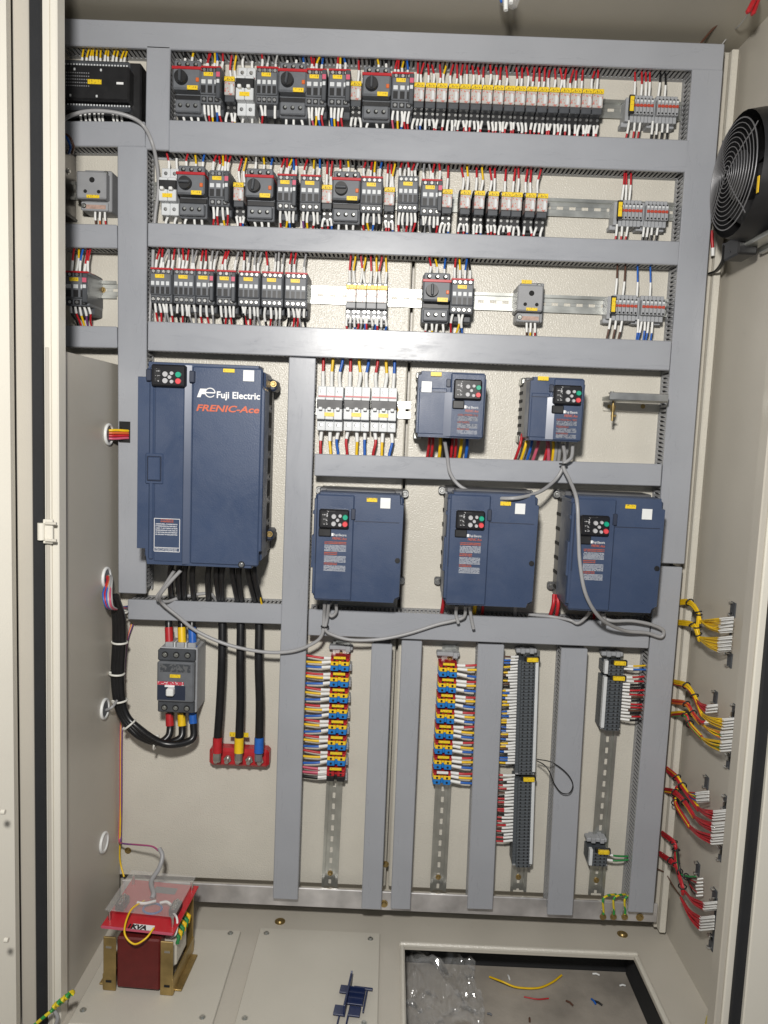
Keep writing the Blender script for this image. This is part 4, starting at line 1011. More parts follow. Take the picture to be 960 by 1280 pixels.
# ================================================================== BLACK TERMINAL STRIPS
def black_strip(pxt, pyt, pxb, pyb, groups, label, side, wpx, pitch, wires, wl, plate_side, yw=-.034, group='black terminal strips'):
    A, Bp = P(pxt, pyt, -.05), P(pxb, pyb, -.05); d = Bp - A; L = d.length
    t = thing('terminal_strip', label, 'terminals', (A.x, 0, A.z), group, rot=(0, math.atan2(-d.x, -d.z), 0))
    W = wpx * 1.53 / F
    part('end_bracket', MB().box((0, -.013, .006), (W * 1.05, .024, .009), .002).box((-W * .2, -.015, .007), (.009, .030, .011), .001).box((W * .25, -.015, .007), (.009, .030, .011), .001), 'tb', t)
    for (f0, f1) in groups:
        z0, z1 = -f0 * L, -f1 * L; n = max(1, round((z0 - z1 - .008) / pitch))
        part('label_tag', MB().box((W * .18, -.0525, z0 - .004), (W * .55, .006, .0085), .0008), 'tag', t)
        part('label_holder', MB().box((W * .18, -.046, z0 - .004), (W * .75, .008, .0095), .0008), 'black', t)
        for i in range(n):
            cpart(('bs', round(W, 4), pitch), 'terminal', lambda: MB().box((0, -.020, 0), (W * .96, .040, pitch * .94), .0006).box((W * .02, -.024, 0), (W * .7, .052, pitch * .88), .0008), 'tb3', t, (0, 0, z0 - .0085 - (i + .5) * pitch))
        mb = MB()
        for i in range(n):
            for sx in (-.2, .05, .24): mb.cyl((W * sx, -.0501, z0 - .0085 - (i + .5) * pitch), (W * sx, -.0507, z0 - .0085 - (i + .5) * pitch), pitch * .26, 6)
        part('screw_wells', mb, 'hole', t, kind='stuff')
        if plate_side: part('marker_strip', MB().box((plate_side * W * .42, -.0445, (z0 + z1) / 2), (W * .16, .012, (z0 - z1) * .95), .0008), 'pole', t)
        part('end_plate', MB().box((0, -.020, z1 - .001), (W * .94, .046, .0022)), 'tb', t)
    i = 0
    for (f0, f1, cols) in wires:
        n = len(cols)
        for k, c in enumerate(cols):
            z = -L * (f0 + (f1 - f0) * (k + .5) / n)
            zo = z + random.uniform(-.004, .004)
            wire(t, (side * W * .46, yw, z), (side * (W * .5 + wl), -.034 + random.uniform(-.006, .008), zo), c, random.uniform(.24, .40), r=.0021, sag=.004)
    return t
black_strip(661, 822, 653, 1083, [(0, .555), (.565, 1)], 'long black terminal strip wired from the left in two blocks', -1, 26, .0074,
            [(.0, .52, 'nbbykynkynkybybyykbybyykbbynbyynbkbby'), (.565, .90, 'rrkrrnkrrnrrkrrrnrkrr')], .058, 1)
black_strip(770, 826, 764, 912, [(0, .20), (.22, 1)], 'short black terminal strip at right with white marker strip', 1, 27, .0078,
            [(.08, .16, 'yb'), (.24, .90, 'rrkkrrnkrrnkrk')], .055, -1)
black_strip(750, 1062, 748.5, 1083, [(0.0, 1)], 'tiny terminal group with two green wires near the bottom right', 1, 26, .0075, [(.3, 1, 'gg')], .045, -1)
# thin black wire loop hanging off the long strip
cable([P(671, 949, -.05), P(690, 953, -.066), P(708, 966, -.072), P(716, 980, -.074), P(712, 991, -.074), P(702, 991, -.073), P(693, 980, -.072), P(687, 965, -.070), P(680, 956, -.062), P(671, 951, -.05)], .0012, 'cable', 'loose_wire', 'thin black wire loop hanging off the long black terminal strip', 'wire', n=6)

# ================================================================== GREY SIGNAL CABLES BETWEEN THE DRIVES
G = 'grey signal cables between drives'
cable([P(556, 552, -.09), P(559, 570, -.075), P(563, 592, -.072), P(577, 609, -.076), P(605, 620, -.10), P(640, 623, -.15), P(672, 616, -.12), P(692, 602, -.08), P(702, 588, -.074), P(706, 572, -.08), P(704, 556, -.09)], .0036, 'greywire', 'signal_cable', 'grey cable looping from one small drive to the other over the level duct', 'cable', G)
cable([P(716, 556, -.09), P(714, 572, -.085), P(704, 582, -.08), P(712, 600, -.10), P(721, 625, -.155), P(723, 665, -.165), P(725, 705, -.165), P(733, 745, -.160), P(752, 774, -.13), P(780, 788, -.09), P(808, 791, -.075), P(826, 796, -.072), P(829, 788, -.074), P(815, 781, -.078), P(790, 776, -.082), P(765, 776, -.085), P(752, 770, -.08), P(746, 762, -.09)], .0036, 'greywire', 'signal_cable', 'long grey cable hanging across the front of the right middle drive', 'cable', G)
cable([P(226, 713, -.12), P(213, 727, -.12), P(200, 744, -.11), P(203, 754, -.085), P(222, 770, -.078), P(246, 789, -.07), P(285, 806, -.066), P(330, 815, -.067), P(365, 814, -.070), P(392, 804, -.072), P(403, 792, -.074), P(405, 770, -.078), P(406, 754, -.10)], .0036, 'greywire', 'signal_cable', 'grey cable sagging from the big drive to the left middle drive', 'cable', G)
cable([P(411, 754, -.10), P(409, 772, -.078), P(407, 787, -.075), P(417, 794, -.073), P(440, 800, -.071), P(475, 799, -.069), P(510, 792, -.068), P(545, 781, -.068), P(566, 776, -.072), P(580, 771, -.078), P(582, 757, -.09)], .0034, 'greywire', 'signal_cable', 'grey cable from the left to the central middle drive across the level duct', 'cable', G)
cable([P(218, 713, -.11), P(204, 735, -.10), P(196, 748, -.09), P(208, 752, -.07), P(222, 748, -.05), P(240, 744, -.045), P(262, 742, -.045), P(270, 750, -.03)], .0034, 'greywire', 'signal_cable', 'grey cable knotted under the big drive above the duct', 'cable', G)
cable([P(660, 768, -.05), P(690, 771, -.052), P(712, 775, -.068), P(722, 779, -.072), P(732, 772, -.08), P(738, 764, -.09)], .0032, 'greywire', 'signal_cable', 'short grey cable between the central and right middle drives', 'cable', G)
cable([P(420, 754, -.09), P(420, 765, -.08), P(414, 770, -.076), P(410, 762, -.08), P(413, 752, -.09)], .0034, 'greywire', 'signal_cable', 'tight grey cable loop under the left middle drive', 'cable', G)
cable([P(587, 757, -.09), P(589, 772, -.082), P(592, 786, -.08)], .0034, 'greywire', 'signal_cable', 'short stub of grey cable under the central middle drive', 'cable', G)
cable([P(571, 757, -.09), P(570, 768, -.08), P(573, 779, -.078)], .0034, 'greywire', 'signal_cable', 'shortest grey cable stub under the left corner of the central drive', 'cable', G)
cable([P(754, 766, -.09), P(755, 773, -.088), P(754, 781, -.086)], .0045, 'greywire', 'signal_cable', 'stub of grey cable under the right middle drive', 'cable', G)
cable([P(73, 158, -.07), P(85, 146, -.085), P(110, 139, -.095), P(140, 140, -.09), P(165, 147, -.08), P(180, 158, -.066), P(190, 178, -.066), P(196, 205, -.045), P(198, 235, -.03), P(194, 270, -.03), P(192, 300, -.03), P(190, 350, -.03), P(187, 395, -.03), P(186, 440, -.03)], .0036, 'greywire', 'signal_cable', 'grey cable from the black controller down beside the tall left duct', 'cable', G)
for i, (c, dx) in enumerate((('blue', 0), ('brown', 4))):
    cable([P(72, 163 + dx * .5, -.075), P(82 + dx, 170, -.072), P(88 + dx, 183, -.066), P(86 + dx, 192, -.04)], .0022, c, 'loose_wire', f'thin {c} wire over the duct end below the controller', 'wire', n=6)

# bundles through the partition grommets
def bundle(name, label, paths, cols, r, cat='wires', ties=()):
    t = thing(name, label, cat, paths[0][0])
    for p, c in zip(paths, cols):
        part('wire', MB().tube(spline([q - t.location for q in p], 4), r, 6), WC[c], t)
    for (q, d, rr) in ties:
        d = Vector(d).normalized(); u = d.orthogonal().normalized(); v = d.cross(u)
        part('cable_tie', MB().tube([(q - t.location) + (u * math.cos(a) + v * math.sin(a)) * rr for a in np.linspace(0, 2 * math.pi, 14, endpoint=False)], .0014, 5, closed=True), 'black', t)
    return t
gp = PX(136, 543, XL)
tgt = P(158, 543, DF - .004)
paths = []
for i in range(12):
    a = (i % 4 - 1.5) * .0048; b = (i // 4 - 1) * .005
    paths.append([gp + Vector((-.03, b, a)), gp + Vector((.002, b, a * 1.1)), (gp + tgt) / 2 + Vector((0, b, a * 1.15)), tgt + Vector((0, b + .006, a)), tgt + Vector((.02, .03, a))])
bundle('wire_bundle', 'multicoloured wire bundle through the upper grommet into the left duct', paths, 'iroypibryiry', .0026, ties=[(tgt + Vector((-.012, .003, 0)), (1, .1, 0), .0125)])
o = tag(part('duct_cutout', MB().box((P(156, 540, DF).x, DF - .0006, P(156, 540, DF).z), (.022, .0010, .042)), 'hole'), 'dark rectangular cut-out in the left duct lid where the wires enter', 'opening')
gp = PX(134, 722, XL); tgt = P(147, 762, -.12)
paths = []
for i in range(10):
    a = (i % 5 - 2) * .0042; b = (i // 5 - .5) * .006
    paths.append([gp + Vector((-.02, a, b + .006)), gp + Vector((.004, a * 1.2, b)), P(134 + a * 500, 742, -.13) + Vector((0, b, 0)), P(139 + a * 300, 760, -.125) + Vector((0, b, 0)), P(160, 758 + i * .4, -.03)])
bundle('wire_bundle', 'multicoloured wire bundle through the second grommet bending towards the black cables', paths, 'brbwirowcw', .0024)
for i, c in enumerate('iyp'):
    cable([P(164 + i, 780, -.012), P(158, 810, -.02), P(151 + i * .8, 900, -.018), P(150 + i * .9, 1000, -.018), P(149 + i, 1048, -.02)] + ([P(152, 1054, -.05), P(172, 1056, -.075), P(190, 1058, -.09), P(199, 1064, -.10)] if c != 'y' else [P(150, 1075, -.018), P(155, 1096, -.03)]), .0019, WC[c], 'control_wire', {'i': 'pink control wire running down the partition corner to the transformer', 'y': 'yellow control wire running down the partition corner', 'p': 'purple control wire running down the partition corner to the transformer'}[c], 'wire', 'control wires down the partition corner', n=6)
cable([PX(131, 888, XL), P(140, 884, -.10), P(146, 876, -.08)], .003, 'greywire', 'loose_wire', 'short grey wire out of the third grommet', 'wire', n=6)

# ================================================================== METAL PLATE far left of the second row
t = thing('metal_box', 'bare metal box side at far left of the second row', 'box', P(82, 230, -.05))
a = P(95, 196, -.002); b = P(95, 274, -.002); f0 = P(60, 230, -.12)
part('side', MB().box((a.x - .015 - t.location.x, -.065 + .05, (a.z + b.z) / 2 - t.location.z), (.03, .13, a.z - b.z), .002), 'bare_steel', t)
part('cap', MB().box((a.x - .015 - t.location.x, -.065 + .05, b.z - .003 - t.location.z), (.034, .134, .006), .001), 'black', t)
screw_on(t, (a.x - t.location.x, -.04 + .05, (a.z + b.z) / 2 - t.location.z + .02), (1, 0, 0), .004, 'steel')

# ================================================================== FAN on the right wall
XF = XR - .084
fc = PX(915.5, 219, XF)
t = thing('cabinet_fan', 'round black cooling fan with wire guard on the right wall', 'fan', (XR, fc.y, fc.z)); fx = XF - XR; FR = .089
part('housing', MB().tube([(fx * q, 0, 0) for q in (.0, .3, .6, .93)], [FR * 1.22, FR * 1.22, FR * 1.20, FR * 1.14], 36, cap=False).tube([(fx * q, 0, 0) for q in (.93, .93, .5)], [FR * 1.14, FR * .98, FR * .96], 36, cap=False), 'black', t)
for sy in (-1, 1):
    for sz in (-1, 1):
        e = part('corner_lug', MB().box((fx * .12, sy * FR * .95, sz * FR * .95), (.016, .04, .04), .008), 'black', t)
        screw_on(e, (fx * .12 - .008, sy * FR * .98, sz * FR * .98), (-1, 0, 0), .005, 'steel')
hub = part('hub', MB().cyl((fx * .3, 0, 0), (fx * .86, 0, 0), .042, 28, .040), 'black', t)
part('back_plate', MB().cyl((fx * .02, 0, 0), (fx * .06, 0, 0), FR * .97, 28), 'hole', t)
for i in range(7):
    a = 2 * math.pi * i / 7; bl = MB(); v = []
    for r_ in (.040, .070, FR * .93):
        for da, dx in ((-.28, .35), (.0, .52), (.28, .72)): v.append((fx * dx, r_ * math.cos(a + da), r_ * math.sin(a + da)))
    fs = [(i0 * 3 + j, i0 * 3 + j + 1, (i0 + 1) * 3 + j + 1, (i0 + 1) * 3 + j) for i0 in range(2) for j in range(2)]
    n0 = len(v); v2 = [(p[0] + .002, p[1], p[2]) for p in v]
    bl.add(v + v2, fs + [tuple(q + n0 for q in f[::-1]) for f in fs], True); part('blade', bl, 'black', t)
gd = part('guard', MB().tube(ring_pts(FR * 1.0, 40, lambda a, b: (fx * 1.00, a, b)), .0012, 6, closed=True), 'guard', t)
for i in range(11):
    r_ = FR * (.08 + i * .083); bulge = fx * (1.0 + .14 * (1 - (r_ / FR) ** 2))
    part('guard_ring', MB().tube(ring_pts(r_, 36, lambda a, b: (bulge, a, b)), .0008, 5, closed=True), 'guard', gd)
for k in range(4):
    a = R(45 + 90 * k + 8); pts = []
    for r_ in np.linspace(.005, FR * 1.10, 8):
        pts.append((fx * (1.0 + .14 * max(0, 1 - (r_ / FR) ** 2)) + .0016, r_ * math.cos(a), r_ * math.sin(a)))
    part('guard_spoke', MB().tube(pts, .0011, 5), 'guard', gd)
part('label_tag', MB().box((fx * .96, -FR * 1.05, -FR * .50), (.0012, .006, .026)), 'yellow', t, rot=None)
part('junction_box', MB().box((fx * .45, FR * .55, -FR * 1.22), (.035, .06, .035), .003), 'black', t)
part('bracket', MB().box((fx * .35, -FR * .35, -FR * 1.22), (.03, .13, .008), .002), 'zinc', t)
part('bracket', MB().box((fx * .1, -FR * .55, -FR * 1.30), (.010, .16, .012), .002), 'zinc', t)
for i in range(2):
    cable([fc + Vector((.03, .05, -FR * 1.3)), P(905 + 3 * i, 305, -.12), P(903 + 3 * i, 325, -.10), P(895 + 2 * i, 338, -.05), P(886 + i, 342, -.02)], .0024, 'cable', 'fan_lead', ('inner', 'outer')[i] + ' black lead curving from the fan to the duct', 'cable', 'fan leads', n=6)
cable([P(890, 288, -.03), P(890, 300, -.03), P(891, 312, -.03)], .003, 'redwire', 'loose_wire', 'short red wire stub below the fan beside the right duct', 'wire', n=6)
part('wire_sleeve', MB().tube([P(891, 310, -.03), P(891, 320, -.03)], .004, 6), 'sleeve', bpy.data.objects[bpy.context.scene.objects[-1].name] if False else [o for o in col.objects if o.name.startswith('loose_wire')][-1])

# ================================================================== WIRE BUNDLES ON THE RIGHT WALL
def wall_bundle(label, entries, trunk, fans, slots, seed):
    """entries/trunk: photo paths with depth offset from the wall; fans: (from, to0, to1, n, colour, sleeve_px)"""
    t = thing('wall_wire_bundle', label, 'wires', PX(trunk[0][0], trunk[0][1], XR - .03), 'wire bundles on the right wall')
    o_ = t.location; rnd = random.Random(seed)
    for (pts, cols, r) in entries:
        for j, c in enumerate(cols):
            an = 2 * math.pi * j / len(cols); off = Vector((0, math.cos(an), math.sin(an))) * r * (1.0 if len(cols) > 1 else 0)
            pp = [(P(x, y, d[1]) if isinstance(d, tuple) else PX(x, y, XR - d)) - o_ + off for (x, y, d) in pts]
            part('wire', MB().tube(spline(pp, 4), .0022, 6), WC[c], t)
        for k in range(1, len(pts) - 1):
            x, y, d = pts[k]
            if isinstance(d, tuple): continue
            q = PX(x, y, XR - d) - o_; q2 = PX(pts[k + 1][0], pts[k + 1][1], XR - (pts[k + 1][2] if not isinstance(pts[k + 1][2], tuple) else .03)) - o_
            dd = (q2 - q).normalized(); u = dd.orthogonal().normalized(); v = dd.cross(u)
            part('cable_tie', MB().tube([q + (u * math.cos(a) + v * math.sin(a)) * (r + .0035) for a in np.linspace(0, 2 * math.pi, 12, endpoint=False)], .0014, 5, closed=True), 'black', t)
    for (f, t0, t1, n, cols, d0) in fans:
        for j in range(n):
            u = (j + .5) / n
            e = (t0[0] + (t1[0] - t0[0]) * u, t0[1] + (t1[1] - t0[1]) * u)
            a = PX(f[0], f[1], XR - d0) - o_; b = PX(e[0] + rnd.uniform(-1, 1), e[1], XR - .030 - (j % 2) * .004) - o_
            m_ = PX(f[0] + (e[0] - f[0]) * .45, f[1] + (e[1] - f[1]) * .62 + rnd.uniform(-.5, .5), XR - d0 * .5 - .018 - rnd.uniform(-.006, .006)) - o_
            pts = spline([a + Vector((0, rnd.uniform(-.003, .003), rnd.uniform(-.003, .003))), m_, b], 5)
            o = part('wire', MB().tube(pts, .0015, 6), WC[cols[j % len(cols)]], t)
            sx = f[2]
            e2 = PX(e[0] + sx, e[1] - sx * .10 + rnd.uniform(-.4, .4), XR - .020 - (j % 2) * .004) - o_
            part('marker_sleeve', MB().tube([pts[-1].lerp(pts[-2], .4), b, e2], .00155, 6), 'sleeve', o)
    for (x, y, wd, hd) in slots:
        q = PX(x, y, XR)
        s_ = part('connector_plate', MB().box((-.0010, 0, 0), (.003, wd, hd), .0008), 'dark', t, q - o_)
        for s in (-1, 1):
            part('plate_clip', MB().box((-.0045, .004, s * hd * .43), (.006, wd * .55, hd * .09), .001), 'steel', s_)
    return t
Y1 = (0, -.02)
wall_bundle('upper yellow wire bundle on the right wall', [
    ([(848, 753, Y1), (862, 753, .035), (872, 765, .03), (875, 777, .026)], 'yyyyyy', .0042), ([(847, 778, Y1), (866, 781, .035), (872, 793, .03), (874, 799, .026)], 'yyyyyy', .0042), ([(868, 757, .03), (873, 768, .03), (872, 784, .03), (874, 797, .026)], 'yyy', .0035)],
    [(866, 770)], [((874, 776, 15), (902, 772), (900, 792), 9, 'y', .026), ((873, 797, 15), (900, 796), (898, 816), 9, 'y', .026)], [(917, 762, .020, .028), (913, 825, .018, .028), (913.5, 793, .006, .085)], 1)
wall_bundle('second wire bundle on the right wall, yellow and red', [
    ([(843, 853, Y1), (858, 857, .035), (868, 870, .03), (877, 893, .026)], 'yyyyr', .0042), ([(840, 877, Y1), (858, 880, .035), (866, 892, .03), (875, 903, .026)], 'yoroy', .0038), ([(840, 893, Y1), (856, 893, .035), (862, 905, .03), (877, 922, .026)], 'yyrgr', .004)],
    [(858, 880)], [((868, 872, 13), (884, 881), (883, 892), 6, 'r', .026), ((870, 899, 10), (882, 901), (881, 906), 3, 'r', .026), ((877, 893, 15), (905, 898), (904, 912), 8, 'y', .026), ((878, 905, 15), (903, 914), (902, 924), 6, 'yoyg', .026), ((877, 922, 15), (902, 926), (901, 940), 8, 'yyg', .026)],
    [(895, 872, .016, .026), (919, 890, .018, .028), (912, 952, .018, .028), (917, 921, .006, .10)], 2)
wall_bundle('third wire bundle on the right wall, mostly red', [
    ([(834, 962, Y1), (846, 972, .035), (853, 983, .03), (872, 1010, .026)], 'rryrrr', .005), ([(832, 988, Y1), (844, 991, .035), (856, 1003, .03), (867, 1020, .026)], 'rrrry', .0042), ([(846, 985, .03), (844, 1003, .03), (861, 1032, .026)], 'rryr', .004)],
    [(846, 985)], [((858, 990, 15), (871, 990), (871, 1004), 7, 'rbyg', .026), ((872, 1010, 17), (893, 1013), (892, 1026), 8, 'r', .026), ((865, 1018, 17), (891, 1028), (891, 1041), 8, 'r', .026), ((862, 1033, 15), (891, 1043), (890, 1056), 8, 'r', .026)],
    [(884, 978, .016, .026), (908, 1004, .018, .028), (902, 1068, .018, .028), (907, 1036, .006, .11)], 3)
wall_bundle('lowest wire bundle on the right wall, red with a green wire', [
    ([(828, 1042, Y1), (842, 1053, .035), (845, 1062, .03), (845, 1080, .03), (853, 1108, .028), (853, 1116, .026)], 'rrrrr', .0042), ([(825, 1067, Y1), (838, 1076, .035), (845, 1082, .03)], 'rrrr', .004), ([(846, 1060, .03), (850, 1090, .028), (858, 1096, .026), (870, 1097, .024)], 'gk', .0024)],
    [(845, 1080)], [((856, 1115, 15), (881, 1128), (880, 1139), 7, 'r', .026), ((851, 1123, 16), (877, 1146), (876, 1164), 10, 'r', .026), ((858, 1096, 8), (871, 1097), (871, 1122), 6, 'nrk', .022)],
    [(873, 1086, .016, .026), (894, 1120, .018, .028), (890, 1178, .018, .028), (894, 1150, .006, .09)], 4)
cable([P(822, 1086, -.02), PX(832, 1092, XR - .02), PX(842, 1108, XR - .01), PX(856, 1128, XR - .006), PX(862, 1140, XR - .004)], .0014, 'brown', 'loose_wire', 'thin brown wire along the right wall below the lowest bundle', 'wire', n=6)

# ================================================================== BUSBAR along the bottom
a = P(152, 1112, -.035); b = P(822, 1146, -.035)
zbar = (P(420, 1113, -.035).z + P(420, 1136, -.035).z) / 2
t = thing('earth_busbar', 'long flat metal earth bar along the bottom of the panel', 'busbar', ((a.x + b.x) / 2, -.03, zbar))
hb = P(420, 1113, -.035).z - P(420, 1136, -.035).z
part('bar', MB().box((0, 0, 0), (b.x - a.x, .006, hb), .0012), 'bus', t)
for px in (480, 800): 
    q = P(px, 1130 if px < 600 else 1147, -.035); screw_on(t, (q.x - t.location.x, -.0035, q.z - zbar), (0, -1, 0), .0058, 'brass')
for i, px in enumerate((753, 766, 780)):
    q = P(px, 1143, -.036); q0 = P(px + (0 if i else 2), 1117, -.03)
    e = cable([P(770 + i * 12, 1118, -.025), P(px + 8, 1119, -.04), P(px + 1, 1124, -.048), q + Vector((0, -.006, .012)), q + Vector((0, -.006, .004))], .0024, 'earth', 'earth_wire', ('left', 'middle', 'right')[i] + ' yellow-green earth wire bolted to the bar at lower right', 'wire', 'earth wires on the bar', n=6)
    part('cable_lug', MB().box((q.x, -.038, q.z + .004), (.008, .005, .020), .002), 'steel', e); screw_on(e, (q.x, -.0405, q.z - .002), (0, -1, 0), .0050, 'brass')
for (px, py) in ((482, 1080), ): screw_on(mp2, P(px, py, -.001), (0, -1, 0), .005)
for (px, py) in ((160, 1063),): screw_on(mp, P(px, py, -.001), (0, -1, 0), .005)

# ================================================================== TRANSFORMER
base = PZ(172, 1243, FZ + .0045)
t = thing('transformer', 'small red transformer with brass brackets and a red top board, standing at lower left', 'transformer', (base.x, base.y, FZ + .0068), rot=(0, 0, R(-3)))
TW = PZ(214, 1246, FZ).x - PZ(125, 1244, FZ).x; TD = .125; TH = P(170, 1175, base.y).z - FZ - .006
part('core', MB().box((0, TD / 2, TH / 2 + .004), (TW * .62, TD * .98, TH - .006), .003), 'transformer_wrap', t)
part('winding', MB().box((TW * .18, TD / 2, TH * .62), (TW * .58, TD * .55, TH * .62), .006), 'stone', t)
for s in (-1, 1):
    part('corner_bracket', MB().box((s * TW * .41, .002, TH / 2), (TW * .18, .004, TH), .001), 'brass', t)
    part('side_bracket', MB().box((s * TW * .495, TD / 2, TH * .16), (.004, TD, TH * .30), .001), 'brass', t)
    part('rear_bracket', MB().box((s * TW * .41, TD - .002, TH / 2 + .008), (TW * .18, .004, TH + .016), .001), 'brass', t)
    part('foot', MB().box((s * TW * .54, TD / 2, .002), (TW * .12, TD * .8, .004), .001), 'brass', t)
    for zz in (TH * .18, TH * .82): part('slot', MB().box((s * TW * .42, -.0005, zz), (TW * .08, .0012, .004)), 'hole' if zz < .05 else 'steel', t)
for i in range(6): part('lead_wrap', MB().tube([(TW * .50, TD * (.2 + i * .1), TH * (.82)), (TW * .515, TD * (.22 + i * .1), TH * .93), (TW * .40, TD * (.25 + i * .1), TH * 1.0)], .004, 6), 'yellow' if i % 2 else 'green', t)
zt = TH + .022; tilt = R(4)
pb = part('top_board', MB().box((0, 0, 0), (TW * 1.06, TD * 1.10, .003), .0006), 'pcb', t, (0, TD * .55, zt), rot=(tilt, 0, R(-2)))
part('board_edge', MB().box((0, -TD * .548, .0004), (TW * 1.03, .0030, .0036)), 'pink', pb)
text('rating_lettering', '1KVA', .015, 'key', pb, (-TW * .14, -TD * .535, .0026), off=.0008, rot=(0, 0, 0), width=.036)
part('rating_plate', MB().box((TW * .06, -TD * .49, .0018), (.042, .015, .0008)), 'ink_white', pb)
for s in (-1, 1):
    part('terminal_block', MB().box((s * TW * .40, -TD * .10, .010), (TW * .13, TD * .24, .016), .002), 'black', pb)
    for i in range(3): screw_on(pb, (s * TW * .40, -TD * (.18 - .08 * i), .018), (0, 0, 1), .003, 'steel')
for sx in (-.46, .46):
    for sy in (-.40, .44): part('standoff', MB().cyl((sx * TW, sy * TD, .0015), (sx * TW, sy * TD, .020), .003, 8), 'steel', pb)
part('clear_cover', MB().box((-.003, TD * .08, .021), (TW * 1.02, TD * .95, .0025), .0005), 'acrylic', pb)
part('ink_ring', MB().tube(ring_pts(.018, 20, lambda a, b: (a + .006, b * .8 - .01, .0025)), .0022, 5, closed=True), 'blue', pb)
part('rear_label', MB().box((.01, TD * .36, .0018), (.045, .018, .0006)), 'mid', pb)
for s, pts in ((-1, [(-.02, -.02, .02), (-.005, -.02, .020), (.012, -.008, .018)]), (1, [(.022, -.012, .018), (.034, -.010, .02), (.045, -.016, .02)])):
    part('lead', MB().tube(spline([Vector(p) for p in pts]), .0028, 6), 'sleeve', pb)
part('lead', MB().tube(spline([Vector((-.010, -.01, .018)), Vector((-.022, -.045, .022)), Vector((-.018, -.082, .006)), Vector((.004, -.092, -.008)), Vector((.024, -.085, .0)), Vector((.032, -.066, .008))]), .0018, 6), 'yellow', pb)
part('lead', MB().tube(spline([Vector((.046, -.02, .012)), Vector((.064, -.034, .006)), Vector((.068, -.05, -.012)), Vector((.058, -.05, -.022))]), .0022, 6), 'sleeve', pb)
bw = t.location + Vector((.006, TD * .5, zt + .02))
cable([P(199, 1060, -.10), P(203, 1070, -.105), P(199, 1085, -.12), P(189, 1102, -.15), bw + Vector((0, .01, .004)), bw], .0046, 'greywire', 'signal_cable', 'grey sheathed cable curving down onto the transformer board', 'cable', None)

# ================================================================== LOOSE THINGS ON THE FLOOR
q = PZ(437, 1252, FZ + .005)
t = thing('blue_plastic_piece', 'dark blue plastic clip piece lying on the floor plate', 'plastic piece', (q.x, q.y, FZ + .0068), rot=(0, 0, R(-6)))
part('spine', MB().box((-.004, 0, .012), (.004, .085, .024), .0008).prism([(.02, .0), (.046, .0), (.046, .026)], -.006, -.002, ax=0), 'plug_blue', t)
part('side_plate', MB().box((.012, .006, .006), (.030, .044, .003), .0006), 'plug_blue', t)
part('side_plate', MB().box((-.014, .02, .006), (.016, .020, .003), .0006), 'plug_blue', t)
part('side_plate', MB().box((-.014, -.034, .006), (.020, .024, .003), .0006), 'plug_blue', t)
part('side_plate', MB().box((.014, -.032, .006), (.022, .024, .003), .0006), 'plug_blue', t)
part('arm', MB().box((.022, .026, .008), (.036, .006, .003), .0006), 'plug_blue', t)
for i in range(3): part('rib', MB().box((.012, -.012 + i * .014, .012), (.028, .002, .010)), 'plug_blue', t)
part('rod', MB().box((.030, -.006, .008), (.003, .056, .003), .0006), 'plug_blue', t)
for x in (-.012, .004): part('prong', MB().box((x, -.055, .005), (.003, .034, .003), .0006), 'plug_blue', t)
# plastic bag in the opening
GZ = FZ - .099
def crumple(x0, y0, x1, y1, n, amp, seed, z):
    v = []; f = []
    for j in range(n + 1):
        for i in range(n + 1):
            u, w_ = i / n, j / n; x = x0 + (x1 - x0) * u; y = y0 + (y1 - y0) * w_
            s = Vector((x * 14 + seed, y * 14, seed))
            edge = 1 + .10 * noise.noise(s * .7)
            hgt = abs(noise.noise(s * 1.1)) * amp + abs(noise.noise(s * 3.1)) * amp * .55 + abs(noise.noise(s * 7)) * amp * .22
            v.append((x + .015 * noise.noise(s * 1.3 + Vector((9, 0, 0))), y + .015 * noise.noise(s * 1.3 + Vector((0, 9, 0))), z + hgt))
    for j in range(n):
        for i in range(n): a = j * (n + 1) + i; f.append((a, a + 1, a + n + 2, a + n + 1))
    mb = MB(); mb.add(v, f, False)
    # give the film a second, slightly offset sheet so that it is a bag
    mb.add([(p[0] + .002, p[1] + .001, p[2] * 1.0 - .004) for p in v], [q_[::-1] for q_ in f], False)
    return mb
a = PZ(510, 1208, GZ); b = PZ(602, 1275, GZ)
tag(part('plastic_bag', crumple(a.x - .02, b.y - .05, b.x, a.y, 48, .055, 3.3, GZ + .005), 'bag'), 'crumpled clear plastic bag on the concrete inside the floor opening', 'bag')
cable([PZ(612, 1221, GZ + .004), PZ(628, 1227, GZ + .012), PZ(646, 1234, GZ + .006), PZ(672, 1235, GZ + .004), PZ(690, 1228, GZ + .004), PZ(702, 1219, GZ + .004)], .0022, 'yellow', 'loose_wire', 'loose yellow wire lying on the concrete in the floor opening', 'wire', n=6)
cable([PZ(655, 1246, GZ + .002), PZ(672, 1249, GZ + .003), PZ(686, 1248, GZ + .002)], .0015, 'redwire', 'wire_scrap', 'short red wire scrap on the concrete in the floor opening', 'wire', n=5)
rs = random.Random(5)
for i, (px, py, c) in enumerate(((742, 1252, 'blue'), (748, 1254, 'black'), (712, 1254, 'brown'), (778, 1232, 'white'), (745, 1218, 'white'), (612, 1268, 'mid'), (662, 1275, 'brown'), (636, 1222, 'white'))):
    q = PZ(px, py, GZ + .002); an = rs.uniform(0, 3.1); d = Vector((math.cos(an), math.sin(an), 0)) * rs.uniform(.004, .009)
    tag(part('debris_scrap', MB().tube([q - d, q + Vector((0, 0, .002)), q + d], .0022, 5), c), f'tiny {"grey" if c == "mid" else c} wire scrap, {ORD[i]} bit of debris on the concrete', 'debris', 'scraps on the concrete')
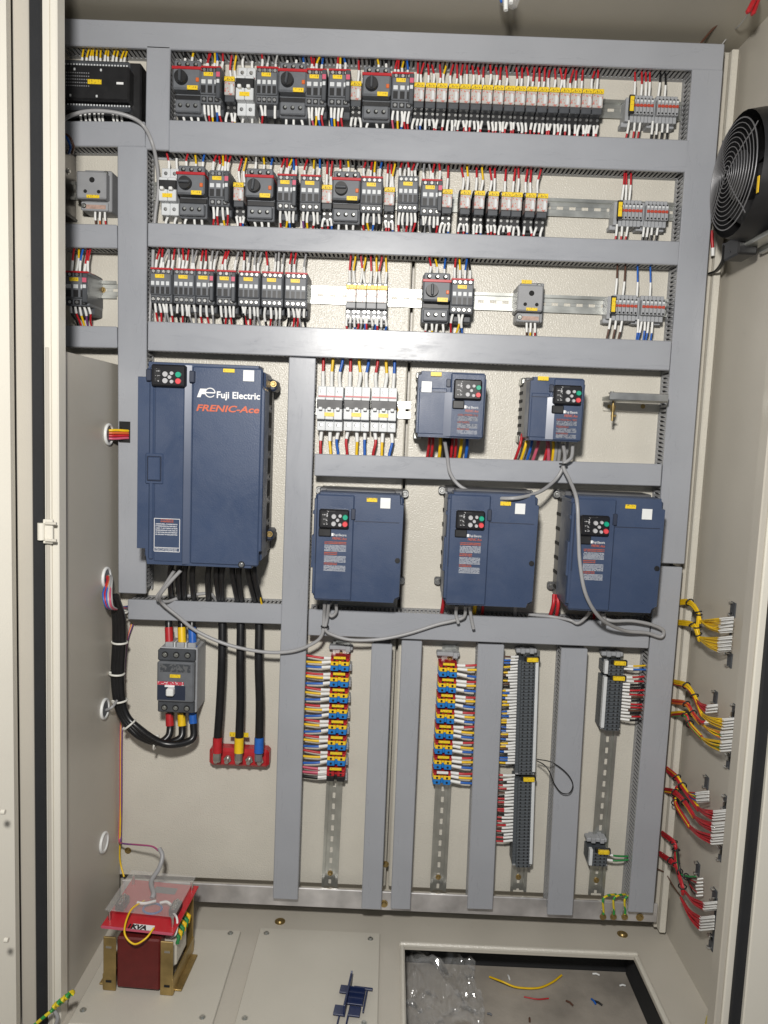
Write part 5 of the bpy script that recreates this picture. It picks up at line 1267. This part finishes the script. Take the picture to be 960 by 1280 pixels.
# earth wire curl lower left
q = P(80, 1256, YF + .03)
pts = [P(40, 1284, YF - .04), P(54, 1272, YF - .04), P(66, 1262, YF - .035)]
for i in range(26):
    a = i * 1.1; f = i / 25
    c0 = P(66 + 24 * f, 1260 - 19 * f, YF - .03); pts.append(c0 + Vector((.2, .5, .8)).cross(Vector((1, 0, .4))).normalized() * .006 * math.sin(a) + Vector((0, 1, .0)) * .006 * math.cos(a))
cable(pts, .0030, 'earth', 'earth_wire', 'curled yellow-green earth wire at the lower left frame', 'wire', ns=3, n=6)
cable([P(67, 1262, YF - .03), P(72, 1272, YF - .03), P(68, 1286, YF - .03)], .0035, 'greywire', 'loose_wire', 'grey wire end below the curled earth wire at lower left', 'wire', n=6)
# things under the ceiling
t = thing('plastic_connector', 'clear plastic connector hanging from the ceiling at top centre', 'connector', P(635, 4, -.18))
part('shell', MB().box((0, 0, .006), (.034, .02, .022), .006), 'acrylic', t, rot=(0, R(20), 0))
part('pin', MB().cyl((-.006, -.006, .012), (-.004, -.008, -.016), .004, 8), 'white', t)
part('pin', MB().cyl((.006, -.006, .012), (.004, -.008, -.004), .004, 8), 'white', t)
part('lead', MB().tube(spline([Vector((-.004, 0, .03)), Vector((-.016, -.004, .014)), Vector((-.012, -.006, -.002))]), .0022, 6), 'blue', t)
part('stem', MB().cyl((0, .01, .01), (.004, .01, ZT - t.location.z), .010, 10), 'acrylic', t)
cable([P(876, 54, -.03), P(886, 42, -.05), P(900, 26, -.08), P(915, 2, -.12), P(922, -20, -.15)], .0022, 'brown', 'loose_wire', 'thin reddish wire hanging in the upper right corner', 'wire', n=6)
cable([P(899, 60, -.01), P(915, 40, -.04), PZ(924, 32, ZT - .012), PZ(936, 16, ZT - .024)], .0012, 'clearwire', 'loose_wire', 'thin pale thread in the upper right corner', 'wire', n=5)
t = thing('red_clip', 'red plastic clip at the top right edge', 'clip', PZ(940, 10, ZT - .030))
part('jaw', MB().box((-.003, 0, .004), (.008, .012, .030), .003), 'red', t, rot=(0, R(25), 0))
part('jaw', MB().box((.006, .006, .008), (.008, .012, .030), .003), 'red', t, rot=(0, R(15), 0))

cable([PX(884, 1282, XR - .02), PX(886, 1272, XR - .03), PX(889, 1266, XR - .03)], .0045, 'earth', 'earth_wire', 'end of a yellow-green earth wire at the lower right edge of the wall', 'wire', n=6)

for (px, py, y_, nm) in ((704, 580, -.083, 'hanging across the front'), (406, 783, -.075, 'from the big drive to the left')):
    host = [o for o in col.objects if o.name.startswith('signal_cable') and nm in o.get('label', '')][0]
    part('cable_tie', MB().tube(ring_pts(.0072, 12, lambda a, b: (P(px, py, y_).x + a, P(px, py, y_).y + b, P(px, py, y_).z)), .0016, 5, closed=True), 'black', host)
